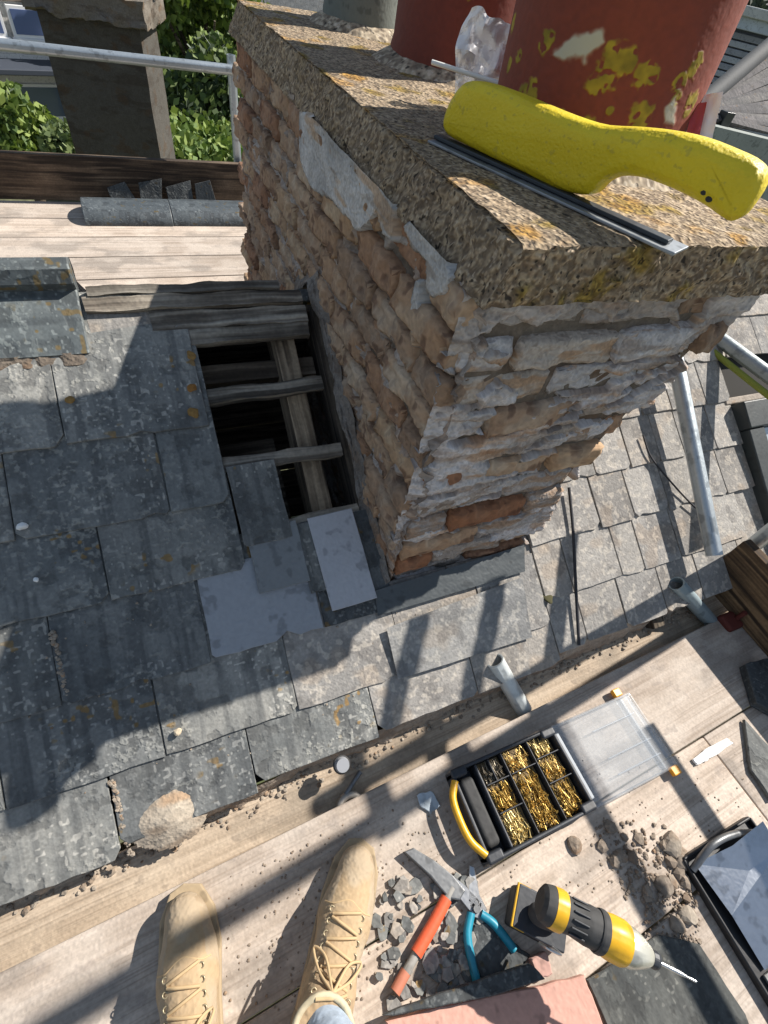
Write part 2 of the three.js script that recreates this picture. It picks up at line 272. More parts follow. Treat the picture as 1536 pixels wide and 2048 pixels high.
{
  const SL = .43;
  // rows read from the photograph: tail line s, joints along x
  const left = [
    [.04, [-1.45, -1.15, -.86, -.57, -.277, .0, .297, .585, .862]],
    [.180, [-1.3, -1.02, -.73, -.45, -.165, .122, .40, .655, .86]],
    [.343, [-1.5, -1.2, -.91, -.62, -.33, -.04]],
    [.525, [-1.36, -1.08, -.79, -.50, -.21, .076]],
    [.690, [-1.2, -.93, -.64, -.356, -.06, .073]],
    [.876, [-1.4, -1.1, -.82, -.53, -.236, .062]]];
  left.forEach(([s, xs], k) => { for (let i = 0; i + 1 < xs.length; i++) { const x0 = xs[i], x1 = xs[i + 1]; let len = SL; if (x1 > .42 && s + len > .395) len = .385 - s; if (k === 5) len = .35; if (x0 >= -.06 && k === 4) len = .42; const sd = k ? s + .006 : x1 < -.2 ? .022 : x1 < .1 ? .045 : x1 < .4 ? .062 : .07; slate(x0, x1, sd, len, k < 2 && x0 >= .1 ? paleMats[(i + k) % 4] : k === 0 && x1 < .3 ? slateMats[1 + i % 4] : slateMats[(i * 3 + k * 2) % 5]); } });
  // mended area beside the hole
  slate(-.038, .222, .354, .2, newSlate2, { h: .024, rot: -.01, chip: 1.6, flat: 1 });
  slate(.224, .412, .352, .26, darkSlateMats[1], { h: .022, flat: 1 });
  slate(.090, .214, .470, .15, newSlate3, { h: .031, flat: 1, chip: .5 });
  slate(.079, .196, .583, .195, slateMats[3], { h: .029, rot: .012, flat: 1, tilt: .05 });
  slate(.208, .252, .44, .17, darkSlateMats[2], { h: .03, flat: 1 });
  slate(.246, .366, .388, .232, newSlate, { h: .042, rot: .03, flat: 1, chip: .4, t: .006, tilt: .07 });
  slate(-.15, .062, 1.085, .105, paleMats[1], { h: .012, flat: 1, tilt: .02, chip: 2 });
  // to the right of the chimney the courses run at another line
  const R = [.098, .25, .41, .572, .735, .893, 1.05]; const JR = [
    [.862, .972, 1.13, 1.30, 1.47, 1.69, 1.92], [.862, .968, 1.16, 1.255, 1.42, 1.60, 1.75], [.862, 1.128, 1.27, 1.425, 1.58, 1.71, 1.86],
    [.90, 1.16, 1.31, 1.445, 1.56, 1.72, 1.86], [.90, 1.07, 1.25, 1.42, 1.555, 1.73, 1.86], [.92, 1.2, 1.45, 1.68, 1.9, 2.1, 2.3, 2.5], [.92, 1.14, 1.38, 1.6, 1.82, 2.02, 2.25, 2.5]];
  R.forEach((s, k) => { const xs = JR[k]; for (let i = 0; i + 1 < xs.length; i++) { let len = SL; if (s + len > 1.225) len = 1.225 - s; slate(xs[i], xs[i + 1], s, Math.min(len, .38), paleMats[(i + k * 3) % 4], { gap: .006 }); } });
  for (const s of [.05, .098]) for (let i = 0; i < 3; i++) slate(1.93 + i * .28 - (s < .05 ? .1 : 0), 2.2 + i * .28 - (s < .05 ? .1 : 0), s, .1, paleMats[i]);
  for (let k = 0; k < 5; k++) slate(2.45, 2.72, .246 + k * .163, .38, paleMats[k % 4]);
}
{ // what lies under the slates: felt, battens, rafters, an added dark loft box
  const U = (x0, x1, s0, s1) => part('underlay', moved(box(x1 - x0, s1 - s0, .004, .001), (x0 + x1) / 2, (s0 + s1) / 2, -.012), felt, roof);
  U(-1.7, .05, .048, 1.2); U(.05, .42, .078, .60); U(.90, 2.8, .112, 1.2); U(.42, .90, .086, .41);
  const B = (s, x0, x1, m, w = .036, h = -.004, rot = 0) => { const bg0 = mergeVertices(new THREE.BoxGeometry(x1 - x0, w, .022, 34, 4, 3).deleteAttribute('uv').deleteAttribute('normal')), bp = bg0.attributes.position, bs = rnd() * 90; for (let i = 0; i < bp.count; i++) { const X = bp.getX(i), Y = bp.getY(i), n = f3(X * 12 + bs, Y * 50, bp.getZ(i) * 50, 4) - .5, e = f3(X * 50 + bs, Y * 20, 2, 3) - .5; bp.setXYZ(i, X + (Math.abs(X) > (x1 - x0) / 2 - .001 ? e * .02 : 0), Y + n * .014, bp.getZ(i) + n * .010 + e * .004); } bg0.computeVertexNormals(); const b = part('batten', mUV(toCreasedNormals(bg0, .8)), m, roof); b.position.set((x0 + x1) / 2, s, h); b.rotation.z = rot; return b; };
  B(.962, .03, .365, battenM[1], .036, .0, .022); B(.785, .03, .372, battenM[0], .034, 0, -.01); B(.617, .15, .38, battenM[2], .03, 0, .03);
  B(1.112, .02, .362, battenM[1], .036, .006, .012); B(1.153, -.02, .362, battenM[0], .044, .010, .01); B(1.196, -.15, .352, battenM[2], .036, .02, .008); B(1.226, -.14, .30, battenM[1], .022, .024, .01);
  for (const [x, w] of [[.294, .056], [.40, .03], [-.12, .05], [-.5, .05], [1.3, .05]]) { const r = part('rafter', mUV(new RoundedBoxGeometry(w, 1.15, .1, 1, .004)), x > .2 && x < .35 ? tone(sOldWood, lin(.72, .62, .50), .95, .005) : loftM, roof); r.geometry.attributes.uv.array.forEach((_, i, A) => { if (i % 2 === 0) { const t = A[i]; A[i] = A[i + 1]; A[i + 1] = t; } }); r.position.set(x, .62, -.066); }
  // closed box of boards added under the opening to keep it dark
  const lo = (w, h, d, x, y, z) => { const m = part('loft_box_board', box(w, h, d, .002), loftM, roof); m.position.set(x, y, z); };
  for (let i = 0; i < 5; i++) lo(.74, .17, .02, .08, .42 + i * .174, -.52 + (i % 2) * .004);
  lo(.02, .87, .5, -.3, .765, -.28); lo(.02, .87, .5, .435, .765, -.28); lo(.74, .02, .5, .08, .33, -.28); lo(.76, .02, .5, .08, 1.195, -.28);
  lo(.34, .05, .14, .2, 1.04, -.12); lo(.2, .34, .02, .14, .72, -.2);
}
{ // back slope and house walls below the eaves
  const g = box(4.6, 1.30, .03, .002); const m = part('back_slope', g, slateMats[1], roof);
  m.rotation.x = -2 * PITCH; // falls away over the ridge
  const mid = V(0, RY - .65 * SP - .02, RZ - .65 * CP); roof.updateMatrixWorld(); const lp = roof.worldToLocal(mid.clone()); m.position.copy(lp).add(V(.55, 0, 0));
}
{ // angle ridge tiles with a roll, ending short of the chimney
  const sec = new THREE.Shape(), wing = .165, th = .013, a = PITCH;
  const P = [[-wing * Math.cos(a), -wing * Math.sin(a)], [-.020, -.004], [-.034, .018], [-.026, .044], [0, .056], [.026, .044], [.034, .018], [.020, -.004], [wing * Math.cos(a), -wing * Math.sin(a)], [wing * Math.cos(a) - th * Math.sin(a), -wing * Math.sin(a) - th * Math.cos(a)], [0, -.016], [-wing * Math.cos(a) + th * Math.sin(a), -wing * Math.sin(a) - th * Math.cos(a)]];
  P.forEach(([x, y], i) => i ? sec.lineTo(x, y) : sec.moveTo(x, y));
  const ends = [[-.160, -.62], [-.628, -1.09], [-1.098, -1.55]];
  ends.forEach(([x1, x0], i) => {
    const t = thing('ridge_tile', i ? 'grey roll-top ridge tile further along the ridge' : 'end grey roll-top ridge tile before the gap at the chimney', 'ridge tile', [x1, RY + .028, RZ], 0, i ? 'ridge tiles along the ridge' : undefined);
    const g = toCreasedNormals(mUV(new THREE.ExtrudeGeometry(sec, { depth: x1 - x0, bevelEnabled: true, bevelThickness: .003, bevelSize: .002, bevelSegments: 1 })), .5); g.rotateY(-Math.PI / 2); part('tile_body', g, tone(sSlate, lin(.46, .52, .55), .7, .002), t);
    const mo = part('mortar_bedding', mUV(new THREE.BoxGeometry(x1 - x0 - .01, .03, .03, 40, 3, 3)), mortarM, t); const p = mo.geometry.attributes.position; for (let k = 0; k < p.count; k++) { const w = (f3((p.getX(k) + x1) * 40, p.getY(k) * 40, p.getZ(k) * 40, 3) - .5) * .03; p.setXYZ(k, p.getX(k), p.getY(k) + w, p.getZ(k) + w); } mo.geometry.computeVertexNormals(); mo.position.set(-(x1 - x0) / 2, -.106, .142); mo.rotation.x = PITCH;
  });
}

// ───────── the chimney stack ─────────
const CX = .415, CZ = -.555, CZB = -2.24, CTOP = 1.0;
const rightX = y => .872 + .18 * sst(.42, 1.05, y) ;
const stack = thing('chimney_stack', 'weathered brick chimney stack with flaking grey render and a concrete cap', 'chimney', [CX, 0, CZ]);
const local = (x, y, z) => [x - CX, y, z - CZ];
{
  const s = new THREE.Shape(); s.moveTo(.012, -.4); for (let i = 0; i <= 12; i++) { const y = -.4 + i * 1.4 / 12; if (!i) s.lineTo(rightX(y) - CX - .012, y); else s.lineTo(rightX(y) - CX - .012, y); } s.lineTo(.012, 1.0);
  const g = new THREE.ExtrudeGeometry(s, { depth: CZ - CZB - .024, bevelEnabled: false }); g.translate(0, 0, -(CZ - CZB) + .012); part('mortar_core', mUV(g), mortarM, stack);
  // brick variants: worn, rounded lumps
  seed(77);
  const mk = (L, h, d, sd) => { const g0 = new THREE.BoxGeometry(L, h, d, Math.max(6, Math.round(L / .013)), 6, 4).deleteAttribute('uv').deleteAttribute('normal'); const g = mergeVertices(g0), p = g.attributes.position;
    for (let i = 0; i < p.count; i++) { let x = p.getX(i), y = p.getY(i), z = p.getZ(i); const ex = Math.abs(x) / (L / 2), ey = Math.abs(y) / (h / 2), ez = Math.abs(z) / (d / 2); const c = sst(.75, 1, ex) + sst(.6, 1, ey) + sst(.5, 1, ez); const k = c > 1.5 ? .007 : 0; x -= Math.sign(x) * k * .6; y -= Math.sign(y) * k * .45; z -= Math.sign(z) * k * .5;
      const w = f3(x * 26 + sd, y * 26, z * 26, 3) - .5; p.setXYZ(i, x + w * .010, y + w * .010, z + (f3(x * 20 + sd, y * 26, z * 20 + 9, 4) - .5) * .034 + (f3(x * 75 + sd, y * 75, z * 75, 3) - .5) * .013); }
    g.computeVertexNormals(); return mUV(g); };
  const full = [1, 2, 3, 4, 5, 6].map(i => mk(.214, .063, .074, i * 13)), half = [1, 2, 3].map(i => mk(.102, .063, .074, i * 17 + 5));
  const rows = 13, y0 = 1.0 - rows * .0745;
  // left face
  for (let r = 0; r < rows; r++) {
    const y = y0 + (r + .5) * .0745; let z = CZ - (r % 2 ? .006 : -.0) ; let first = r % 2 === 0;
    while (z > CZB + .05) {
      const L = first ? .112 : .224; first = false; const zc = z - L / 2; z -= L;
      if (y + .05 < roofY(Math.max(zc, RZ)) && zc > RZ) continue; if (zc < RZ && y < RY - (RZ - zc) * TP - .05) continue;
      const b = part('brick', L < .2 ? pick(half) : pick(full), brickMats[Math.floor(Math.pow(rnd(), 1.1) * 7)], stack);
      b.rotation.set((rnd() - .5) * .05, -Math.PI / 2 + (rnd() - .5) * .05, (rnd() - .5) * .05, 'YXZ'); b.position.set(...local(CX + .024 + rr(-.004, .012), y + rr(-.003, .003), zc));
    }
  }
  // front face, laid up to the flaring right edge
  for (let r = 0; r < rows; r++) {
    const y = y0 + (r + .5) * .0745, X1 = rightX(y); if (y < .2) continue; let x = CX + .002;
    let xs = []; while (x < X1 - .04) { const L = Math.min(r % 2 && !xs.length ? .112 : .224, X1 - x); xs.push([x, x + L]); x += L; }
    for (const [a, c] of xs) { const L = c - a, b = part('brick', L > .17 ? pick(full) : pick(half), rnd() < .16 ? redBrick : rnd() < .25 ? pick(brickMats) : pick(stoneMats), stack); b.scale.x = L > .17 ? L / .224 : L / .112; b.position.set(...local((a + c) / 2, y + rr(-.003, .003), CZ - .034 + rr(-.012, .012))); b.rotation.set((rnd() - .5) * .04, (rnd() - .5) * .04, (rnd() - .5) * .04); }
  }
}
// remains of render: rough coats standing proud of the brick, broken away in places
function coat(name, u0, u1, v0, v1, cell, place, field, colour, mat, label) {
  const nu = Math.round((u1 - u0) / cell), nv = Math.round((v1 - v0) / cell), pos = [], col = [], uv = [], idx = [], hs = [];
  for (let j = 0; j <= nv; j++) for (let i = 0; i <= nu; i++) { const u = mix(u0, u1, i / nu), v = mix(v0, v1, j / nv), h = field(u, v); hs.push(h); const p = place(u, v, Math.max(h, -.03)); pos.push(p.x, p.y, p.z); col.push(...colour(u, v)); uv.push(u, v); }
  for (let j = 0; j < nv; j++) for (let i = 0; i < nu; i++) { const a = j * (nu + 1) + i, b = a + 1, c = a + nu + 1, d = c + 1; if (Math.max(hs[a], hs[b], hs[c], hs[d]) < -.025) continue; idx.push(a, b, d, a, d, c); }
  const g = new THREE.BufferGeometry(); g.setAttribute('position', new THREE.Float32BufferAttribute(pos, 3)); g.setAttribute('color', new THREE.Float32BufferAttribute(col, 3)); g.setAttribute('uv', new THREE.Float32BufferAttribute(uv, 2)); g.setIndex(idx); g.computeVertexNormals();
  const m = part(name, g, mat, stack); if (label) m.userData.label = label; return m;
}
{
  const F = pts => pts.map(([x, y]) => { const p = onZ(x, y, CZ); return [p.x, p.y]; });
  const Lf = pts => pts.map(([x, y]) => { const p = onX(x, y, CX); return [p.z, p.y]; });
  // front: broken-out places and cracks, traced from the photograph
  const holes = [[[1085, 790], [1110, 755], [1175, 735], [1230, 755], [1215, 775], [1150, 785]], [[1190, 665], [1240, 645], [1340, 640], [1345, 665], [1290, 675], [1255, 690], [1225, 720], [1200, 770], [1180, 765], [1215, 705]], [[985, 1000], [1060, 950], [1100, 955], [1060, 985], [1000, 1030]], [[1120, 905], [1200, 870], [1265, 820], [1275, 835], [1220, 900], [1130, 965], [1100, 975]], [[820, 1160], [920, 1130], [925, 1145], [850, 1165]], [[1360, 610], [1420, 575], [1440, 580], [1390, 640], [1370, 660]], [[890, 780], [950, 795], [955, 812], [900, 806]], [[1000, 850], [1040, 835], [1045, 850]]].map(F);
  const cracks = [[[900, 885], [1000, 865], [1090, 835], [1180, 820], [1260, 790], [1330, 750], [1400, 700]], [[1010, 960], [1100, 915], [1190, 880], [1260, 830]], [[1105, 690], [1125, 650], [1160, 610], [1165, 580]], [[1120, 655], [1200, 660], [1230, 650]], [[1180, 775], [1215, 715], [1260, 680]], [[1210, 765], [1260, 750], [1290, 745]], [[980, 935], [1070, 905], [1160, 880]], [[920, 1005], [1020, 975], [1110, 950], [1180, 930]], [[860, 1075], [960, 1050], [1060, 1010], [1120, 985]], [[1360, 640], [1410, 590]]].map(F);
  coat('render_coat', CX - .012, 1.075, .17, 1.01, .0036, (u, v, h) => V(...local(u, v, CZ + h)), (u, v) => {
    const R = rightX(v), edge = Math.min((R + .012 - u), (u - CX + .012 + .008)); const ragged = (f3(u * 18, v * 26, 4, 4) - .5);
    let cov = .06; for (const p of holes) cov = Math.min(cov, -polyD(u, v, p) - .005); cov = Math.min(cov, edge * 1.2) + ragged * .014; const crs0 = Math.abs(((1.0 - v) / .0745) % 1 - .5); cov = Math.min(cov, .018 + (f3(u * 8, v * 15, 9, 4) - .46) * .30 - .03 * sst(.38, .5, crs0 + (n3(u * 20, v * 20, 6) - .5) * .12));
    const lump = f3(u * 30, v * 40, 5, 3), lay = f3(u * 9 + v * 4, v * 20, 2, 4) * 5, st0 = Math.floor(lay), ledge = (st0 + sst(.72, 1, lay - st0)) / 5, gr = f3(u * 90, v * 110, 13, 2), crs = Math.abs(((1.0 - v) / .0745 + .12 * (n3(u * 14, v * 5, 3) - .5)) % 1 - .5);
    const corner = 1 - sst(0, .05, u - CX + .012); let h = .006 + (ledge - .5) * .012 + (lump - .5) * .010 + (gr - .5) * .009 + (f3(u * 14, v * 40, 19, 3) - .5) * .012 - .006 * sst(.40, .5, crs) * sst(.4, .6, f3(u * 8, v * 8, 44, 2)) - corner * .012; for (const c of cracks) { const d = lineD(u, v, c) + (lump - .5) * .01; h -= .034 * (1 - sst(.003, .010, d)); }
    return mix(-.04, h, sst(-.010, .004, cov));
  }, (u, v) => { const a = f3(u * 6, v * 9, 30, 4), b = f3(u * 25, v * 60, 31, 3), w = sst(.42, .62, f3(u * 5 + 3, v * 16, 33, 4)); let c = L3([.66, .62, .58], [.96, .96, .98], sst(.3, .6, a)); c = L3(c, [.62, .45, .32], sst(.58, .7, b) * .5); return L3(c, [1, 1, 1], w * .4); }, renderM, 'streaked grey render broken away to red brick');
  // left: two pale painted flakes, a smear along the corner
  const flakes = [[[608, 218], [640, 232], [690, 275], [735, 320], [780, 368], [803, 398], [806, 430], [800, 488], [780, 470], [765, 432], [745, 455], [730, 470], [712, 445], [668, 400], [640, 388], [620, 350], [609, 300]], [[820, 450], [850, 428], [880, 440], [900, 480], [925, 555], [905, 590], [880, 600], [868, 575], [865, 520], [830, 488]], [[845, 555], [858, 560], [852, 680], [835, 690], [828, 650]]].map(Lf);
  const grout = [[[600, 580], [640, 660], [690, 800], [745, 1000], [780, 1150], [735, 1010], [700, 930], [640, 770], [600, 660]]].map(Lf);
  coat('render_flake', -1.6, CZ + .03, .28, 1.01, .0052, (u, v, h) => V(...local(CX - h, v, u)), (u, v) => {
    let c = -1; for (const p of flakes) c = Math.max(c, polyD(u, v, p)); c += (f3(u * 30, v * 40, 7, 3) - .5) * .014;
    return mix(-.04, .016 + (f3(u * 20, v * 20, 8, 3) - .5) * .008, sst(-.006, .003, c));
  }, (u, v) => { const a = f3(u * 14, v * 14, 35, 4); return L3([.66, .68, .68], [.96, .98, .97], sst(.3, .6, a)); }, renderM, 'pale painted flake of render left under the cap');
  coat('mortar_smear', CZB, CZ + .012, .05, 1.005, .0075, (u, v, h) => V(...local(CX - h, v, u)), (u, v) => {
    let c = -.03 + (f3(u * 11, v * 26, 15, 4) - .50) * .20; for (const p of grout) c = Math.max(c, polyD(u, v, p) * .6 + .004); const fromRoof = v - roofY(Math.max(u, RZ - .1)); c = Math.max(c, (.05 - fromRoof) * .8); const low = 1 - sst(.12, .3, v - roofY(CZ)); c = Math.max(c, low * .05 * (u > -.85 ? 1 : 0) + (f3(u * 30, v * 30, 12, 3) - .58) * .15);
    return mix(-.028, .000 + (f3(u * 30, v * 44, 8, 4) - .5) * .026, sst(-.03, .016, c));
  }, (u, v) => { const a = f3(u * 10, v * 18, 36, 4), b = f3(u * 22, v * 30, 38, 3); return L3(L3([.46, .41, .37], [.70, .65, .60], sst(.3, .68, a)), [.62, .46, .34], sst(.5, .66, b) * .6); }, renderM);
}
{ // concrete cap: rough aggregate slab with lichen
  const x0 = .405, x1 = 1.14, z0 = CZB - .05, z1 = -.515, yb = .995, yt = 1.082;
  const nx = 110, ny = 16, nz = 240, g0 = new THREE.BoxGeometry(x1 - x0, yt - yb, z1 - z0, nx, ny, nz).deleteAttribute('uv').deleteAttribute('normal').translate((x0 + x1) / 2, (yb + yt) / 2, (z0 + z1) / 2);
  const g = mergeVertices(g0), p = g.attributes.position, col = new Float32Array(p.count * 3);
  for (let i = 0; i < p.count; i++) {
    let x = p.getX(i), y = p.getY(i), z = p.getZ(i); const t = (y - yb) / (yt - yb), top = t > .999;
    const eL = 1 - sst(0, .03, x - x0), eF = 1 - sst(0, .02, z1 - z), big = f3(x * 9, y * 9, z * 9, 3, 3) - .5, sm = f3(x * 60, y * 60, z * 60, 3, 5) - .5;
    x += (t * .030) * eL; if (!top) { x -= eL * (sm * .018 + big * .022); z += eF * (sm * .02 + big * .02); } else { y += sm * .004 + big * .006; x += eL * (sm * .012 + big * .014); z -= eF * (sm * .006); y -= Math.max(eL, eF) * .004; }
    if (t < .001) y += big * .02;
    p.setXYZ(i, x - CX, y, z - CZ);
    const nl = f3(x * 14, y * 14, z * 14, 4, 21), li = !top && eF > .5 ? sst(.50, .60, nl) * sst(.3, .55, f3(x * 60, y * 60, z * 60, 2, 8)) : sst(.60, .70, nl) * (top ? 1 : .15), or = sst(.66, .74, f3(x * 11, y * 11, z * 11, 4, 31)) * (top ? 1 : .2);
    const spots = top ? Math.max(0, 1 - Math.hypot(x - .455, z + .545) / .035, 1 - Math.hypot(x - .50, z + 1.33) / .05, 1 - Math.hypot(x - .86, z + .54) / .03) : 0;
    let c = L3([.62, .56, .50], [1, .96, .90], f3(x * 5, y * 5, z * 5, 4, 41));  c = L3(c, [.62, .50, .08], li * .85); c = L3(c, [.95, .62, .14], Math.max(or * .6, sst(.2, .6, spots + (f3(x * 50, 1, z * 50, 3) - .5) * .9) * .9)); col.set(c, i * 3);
  }
  g.setAttribute('color', new THREE.BufferAttribute(col, 3)); g.computeVertexNormals(); part('cap_slab', mUV(toCreasedNormals(g, 1.0), 1.7), aggM, stack);
  // mortar flaunching round the pots
  const fl = (x, z, r) => { const q = new THREE.LatheGeometry([[r + .05, 0], [r + .03, .014], [r, .03], [r - .02, .034]].map(a => new THREE.Vector2(...a)), 40), P = q.attributes.position; for (let i = 0; i < P.count; i++) { const k = 1 + (f3(P.getX(i) * 20, P.getY(i) * 20, P.getZ(i) * 20, 3) - .5) * .14; P.setXYZ(i, P.getX(i) * k, P.getY(i), P.getZ(i) * k); } q.computeVertexNormals(); const m = part('flaunching', mUV(q), tone(sAgg, lin(.8, .76, .7), .95, .006), stack); m.position.set(...local(x, 1.078, z)); };
  fl(.86, -.965, .188); fl(.86, -1.56, .165); fl(.78, -2.06, .12);
}
{ // foot of the stack: mortar fillet on the left, lead apron in front
  seed(5); const g = new THREE.PlaneGeometry(1.02, 1, 170, 8), p = g.attributes.position;
  for (let i = 0; i < p.count; i++) { const zt = p.getX(i) + .51, w = p.getY(i) + .5, z = CZ + .02 - zt * .9, n = f3(zt * 30, w * 6, 3, 4) - .5, n2 = f3(zt * 9, w * 2, 6, 3) - .5; const out = (1 - w) * (.022 + n2 * .03); p.setXYZ(i, CX - .004 - out, roofY(Math.max(z, RZ)) - Math.max(0, RZ - z) * TP + .010 + Math.pow(w, 1.5) * .045 + n * .03 + n2 * .02, z + n * .012); }
  g.computeVertexNormals(); const f = solo('mortar_fillet', mUV(g), tone(sMortar, lin(.55, .54, .53), .95, .008, { side: THREE.DoubleSide }), 'grey mortar fillet along the open roof side of the chimney', 'mortar fillet');
}

// ───────── scaffold ─────────
function plank(name, x0, x1, zc, w, y, slope, mat, label, category, group, th = .038) {
  const L = (x1 - x0) / Math.cos(Math.atan(slope)), g = box(L, th, w, .004), p = g.attributes.position, sd = rnd() * 50;
  const t = thing(name, label, category, [(x0 + x1) / 2, y - th / 2, zc(((x0 + x1) / 2))], -Math.atan(slope), group); part('board', g, mat, t); return t;
}
function hoop(t, x, w, th = .038) { const h = new THREE.BoxGeometry(.03, th + .003, w + .003); const m = part('end_band', mUV(h), galvDull, t); m.position.x = x; return m; }
seed(21);
const GB = 'boards of the near scaffold deck';
{
  const b1 = plank('scaffold_board', -1.7, 1.9, x => -.026 - .05 * (x - .4), .250, 0, -.05, woodMats[0], 'scaffold board under the boots, along the gap beside the roof', 'scaffold board', GB);
  const b2 = plank('scaffold_board', -1.7, 1.19, x => .2215 - .05 * (x - .4), .238, 0, -.05, woodMats[1], 'scaffold board carrying the drill, second out from the roof', 'scaffold board', GB);
  const b2b = plank('scaffold_board', 1.194, 1.9, x => .2215 - .05 * (x - .4), .238, -.002, -.05, woodMats[2], 'short scaffold board butted up to the end stop', 'scaffold board', GB);
  const b3 = plank('scaffold_board', -1.7, 1.9, x => .4655 - .05 * (x - .4), .238, 0, -.05, woodMats[2], 'scaffold board under the metal tray, third out from the roof', 'scaffold board', GB);
  plank('scaffold_board', -1.7, 1.9, x => .7095 - .05 * (x - .4), .238, 0, -.05, woodMats[0], 'outermost scaffold board behind the metal tray', 'scaffold board', GB);
  const ib = plank('scaffold_board', -1.75, 1.9, x => -.142 - .036 * x, .226, -.044, -.036, innerWood, 'tan inner board laid low against the eaves of the roof', 'scaffold board', GB);
  ib.rotation.order = 'YXZ'; ib.rotation.x = .27;
  // end stop board on edge
  const e = plank('toe_board', -.36, .75, () => 0, .226, 0, 0, toeWood, 'dark brown scaffold board set on edge across the deck end', 'toe board'); e.position.set(1.625, .114, .195); e.rotation.set(Math.PI / 2, 0, -Math.PI / 2); e.rotation.order = 'YXZ'; e.rotation.set(Math.PI / 2, -Math.PI / 2, 0);
}
const TR = .0242;
function pole(a, b, label, group, mat = galv) { const t = thing('scaffold_tube', label, 'scaffold tube', [a.x, a.y, a.z], 0, group); part('tube', tubeBetween(V(0, 0, 0), b.clone().sub(a), TR, 24, TR, .004), mat, t); return t; }
pole(V(.735, -.036, -.183), V(.652, .105, -.302), 'short grey tube leaning from the inner board against the slates', undefined, tone(sGrain, lin(.62, .66, .66), .55, .0006, { metalness: .35 }));
pole(V(1.545, -.03, -.21), V(1.345, .135, -.328), 'blue grey tube stub beside the end stop board', undefined, galvDull);
pole(V(1.478, .207, -.352), V(1.60, .86, -1.39), 'bright tube lying up the roof slope right of the chimney');
pole(V(1.885, .54, -1.30), V(1.885, .54, -.45), 'level tube edged with a green rope over the skylight corner', undefined, tone(sGrain, lin(.34, .38, .39), .5, .0006, { metalness: .6 }));
{ const q = V(1.855, .506, -1.30); solo('rope', mUV(pathTube([q, V(1.852, .508, -1.0), V(1.855, .504, -.75), V(1.853, .506, -.45)], .011, 7, 50)), std({ color: lin(.22, .25, .04), roughness: .9 }), 'green rope running under the level tube by the skylight', 'rope'); }
// end guard frame, just outside the picture: its tubes shade the roof and the deck
pole(V(1.69, -.6, -.35), V(1.69, 1.45, -.35), 'upright standard behind the end stop board');
pole(V(1.95, -.6, -.285), V(1.95, 2.9, -.285), 'tall upright standard at the deck end');
pole(V(1.71, .645, -.10), V(1.71, .645, .9), 'middle guard rail tube across the deck end', 'guard rails across the deck end');
pole(V(1.71, .905, -.62), V(1.71, .905, .9), 'upper guard rail tube across the deck end', 'guard rails across the deck end');
pole(V(1.71, 1.16, -.60), V(1.71, 1.16, -.26), 'short spare tube clamped above the upper guard rail', 'guard rails across the deck end');
pole(V(1.72, 1.39, -.60), V(1.72, 1.39, -.22), 'topmost short tube clamped to the end frame', 'guard rails across the deck end');
{ // small red coupler by the end board
  const t = thing('scaffold_coupler', 'rusty red coupler under the end stop board', 'coupler', [1.575, -.01, -.185]); const m = std({ color: lin(.10, .018, .012), roughness: .8 });
  part('clamp_body', box(.07, .06, .06, .012, 2), m, t); part('bolt', moved(mUV(new THREE.CylinderGeometry(.008, .008, .1, 8)), .02, .02, 0), m, t);
}
// far scaffold behind the ridge
const GF = 'boards of the far scaffold deck';
for (let i = 0; i < 5; i++) { const z = -3.485 + i * .236; plank('scaffold_board', -2.6, 1.9, () => z, .228, 0, -.02, woodMats[[0, 1, 0, 2, 1][i]], 'sunlit pale scaffold board of the deck beyond the ridge', 'scaffold board', GF); }
{ const e = plank('toe_board', -2.6, 1.9, () => -3.625, .226, 0, 0, farToe, 'dark weathered toe board along the far deck', 'toe board'); e.position.set(-.35, .114, -3.628); e.rotation.set(Math.PI / 2, 0, .02, 'YXZ'); e.rotation.set(Math.PI / 2 , .02, 0, 'YXZ'); }
pole(V(-2.6, .64, -3.63), V(.66, .664, -3.67), 'guard rail tube above the far toe board'); pole(V(.655, -1, -3.72), V(.655, .72, -3.72), 'upright tube against the far edge of the chimney');
pole(V(-2.6, -.07, -2.45), V(1.9, -.07, -2.45), 'bearer tube under the near edge of the far deck');
{ // ridge tiles and slate scraps stacked on the far deck
  seed(31); const hs = new THREE.Shape(); hs.absarc(0, 0, .13, 0, Math.PI, false); hs.absarc(0, 0, .115, Math.PI, 0, true); const g = toCreasedNormals(mUV(new THREE.ExtrudeGeometry(hs, { depth: .45, bevelEnabled: true, bevelSize: .003, bevelThickness: .004, bevelSegments: 1, curveSegments: 14 })), .6); g.rotateY(Math.PI / 2); g.scale(1, .62, 1);
  const lb = ['grey half round ridge tile, the left of two laid end to end on the far deck', 'grey half round ridge tile beside the chimney on the far deck'];
  for (let i = 0; i < 2; i++) { const m = solo('ridge_tile', g, tone(sSlate, lin(.34, .39, .44), .55, .002), i ? lb[1] : 'grey half round ridge tile lying on the far deck, clear of the chimney', 'ridge tile', 'ridge tiles on the far deck'); m.position.set(-.27 + i * .46, .002, -3.40 - i * .012); m.rotation.y = .015; }
  for (let i = 0; i < 4; i++) { const m = solo('slate_scrap', slab([[0, 0], [rr(.1, .15), 0], [rr(.09, .15), rr(.08, .13)], [rr(-.02, .02), rr(.07, .11)]], .009), darkSlateMats[0], 'dark broken slate leaning against the far toe board', 'slate scrap', 'slate scraps on the far deck'); m.position.set(-.12 + i * .16, .016, -3.56); m.rotation.set(-.3, rr(-.1, .1), rr(-.05, .05)); }
}

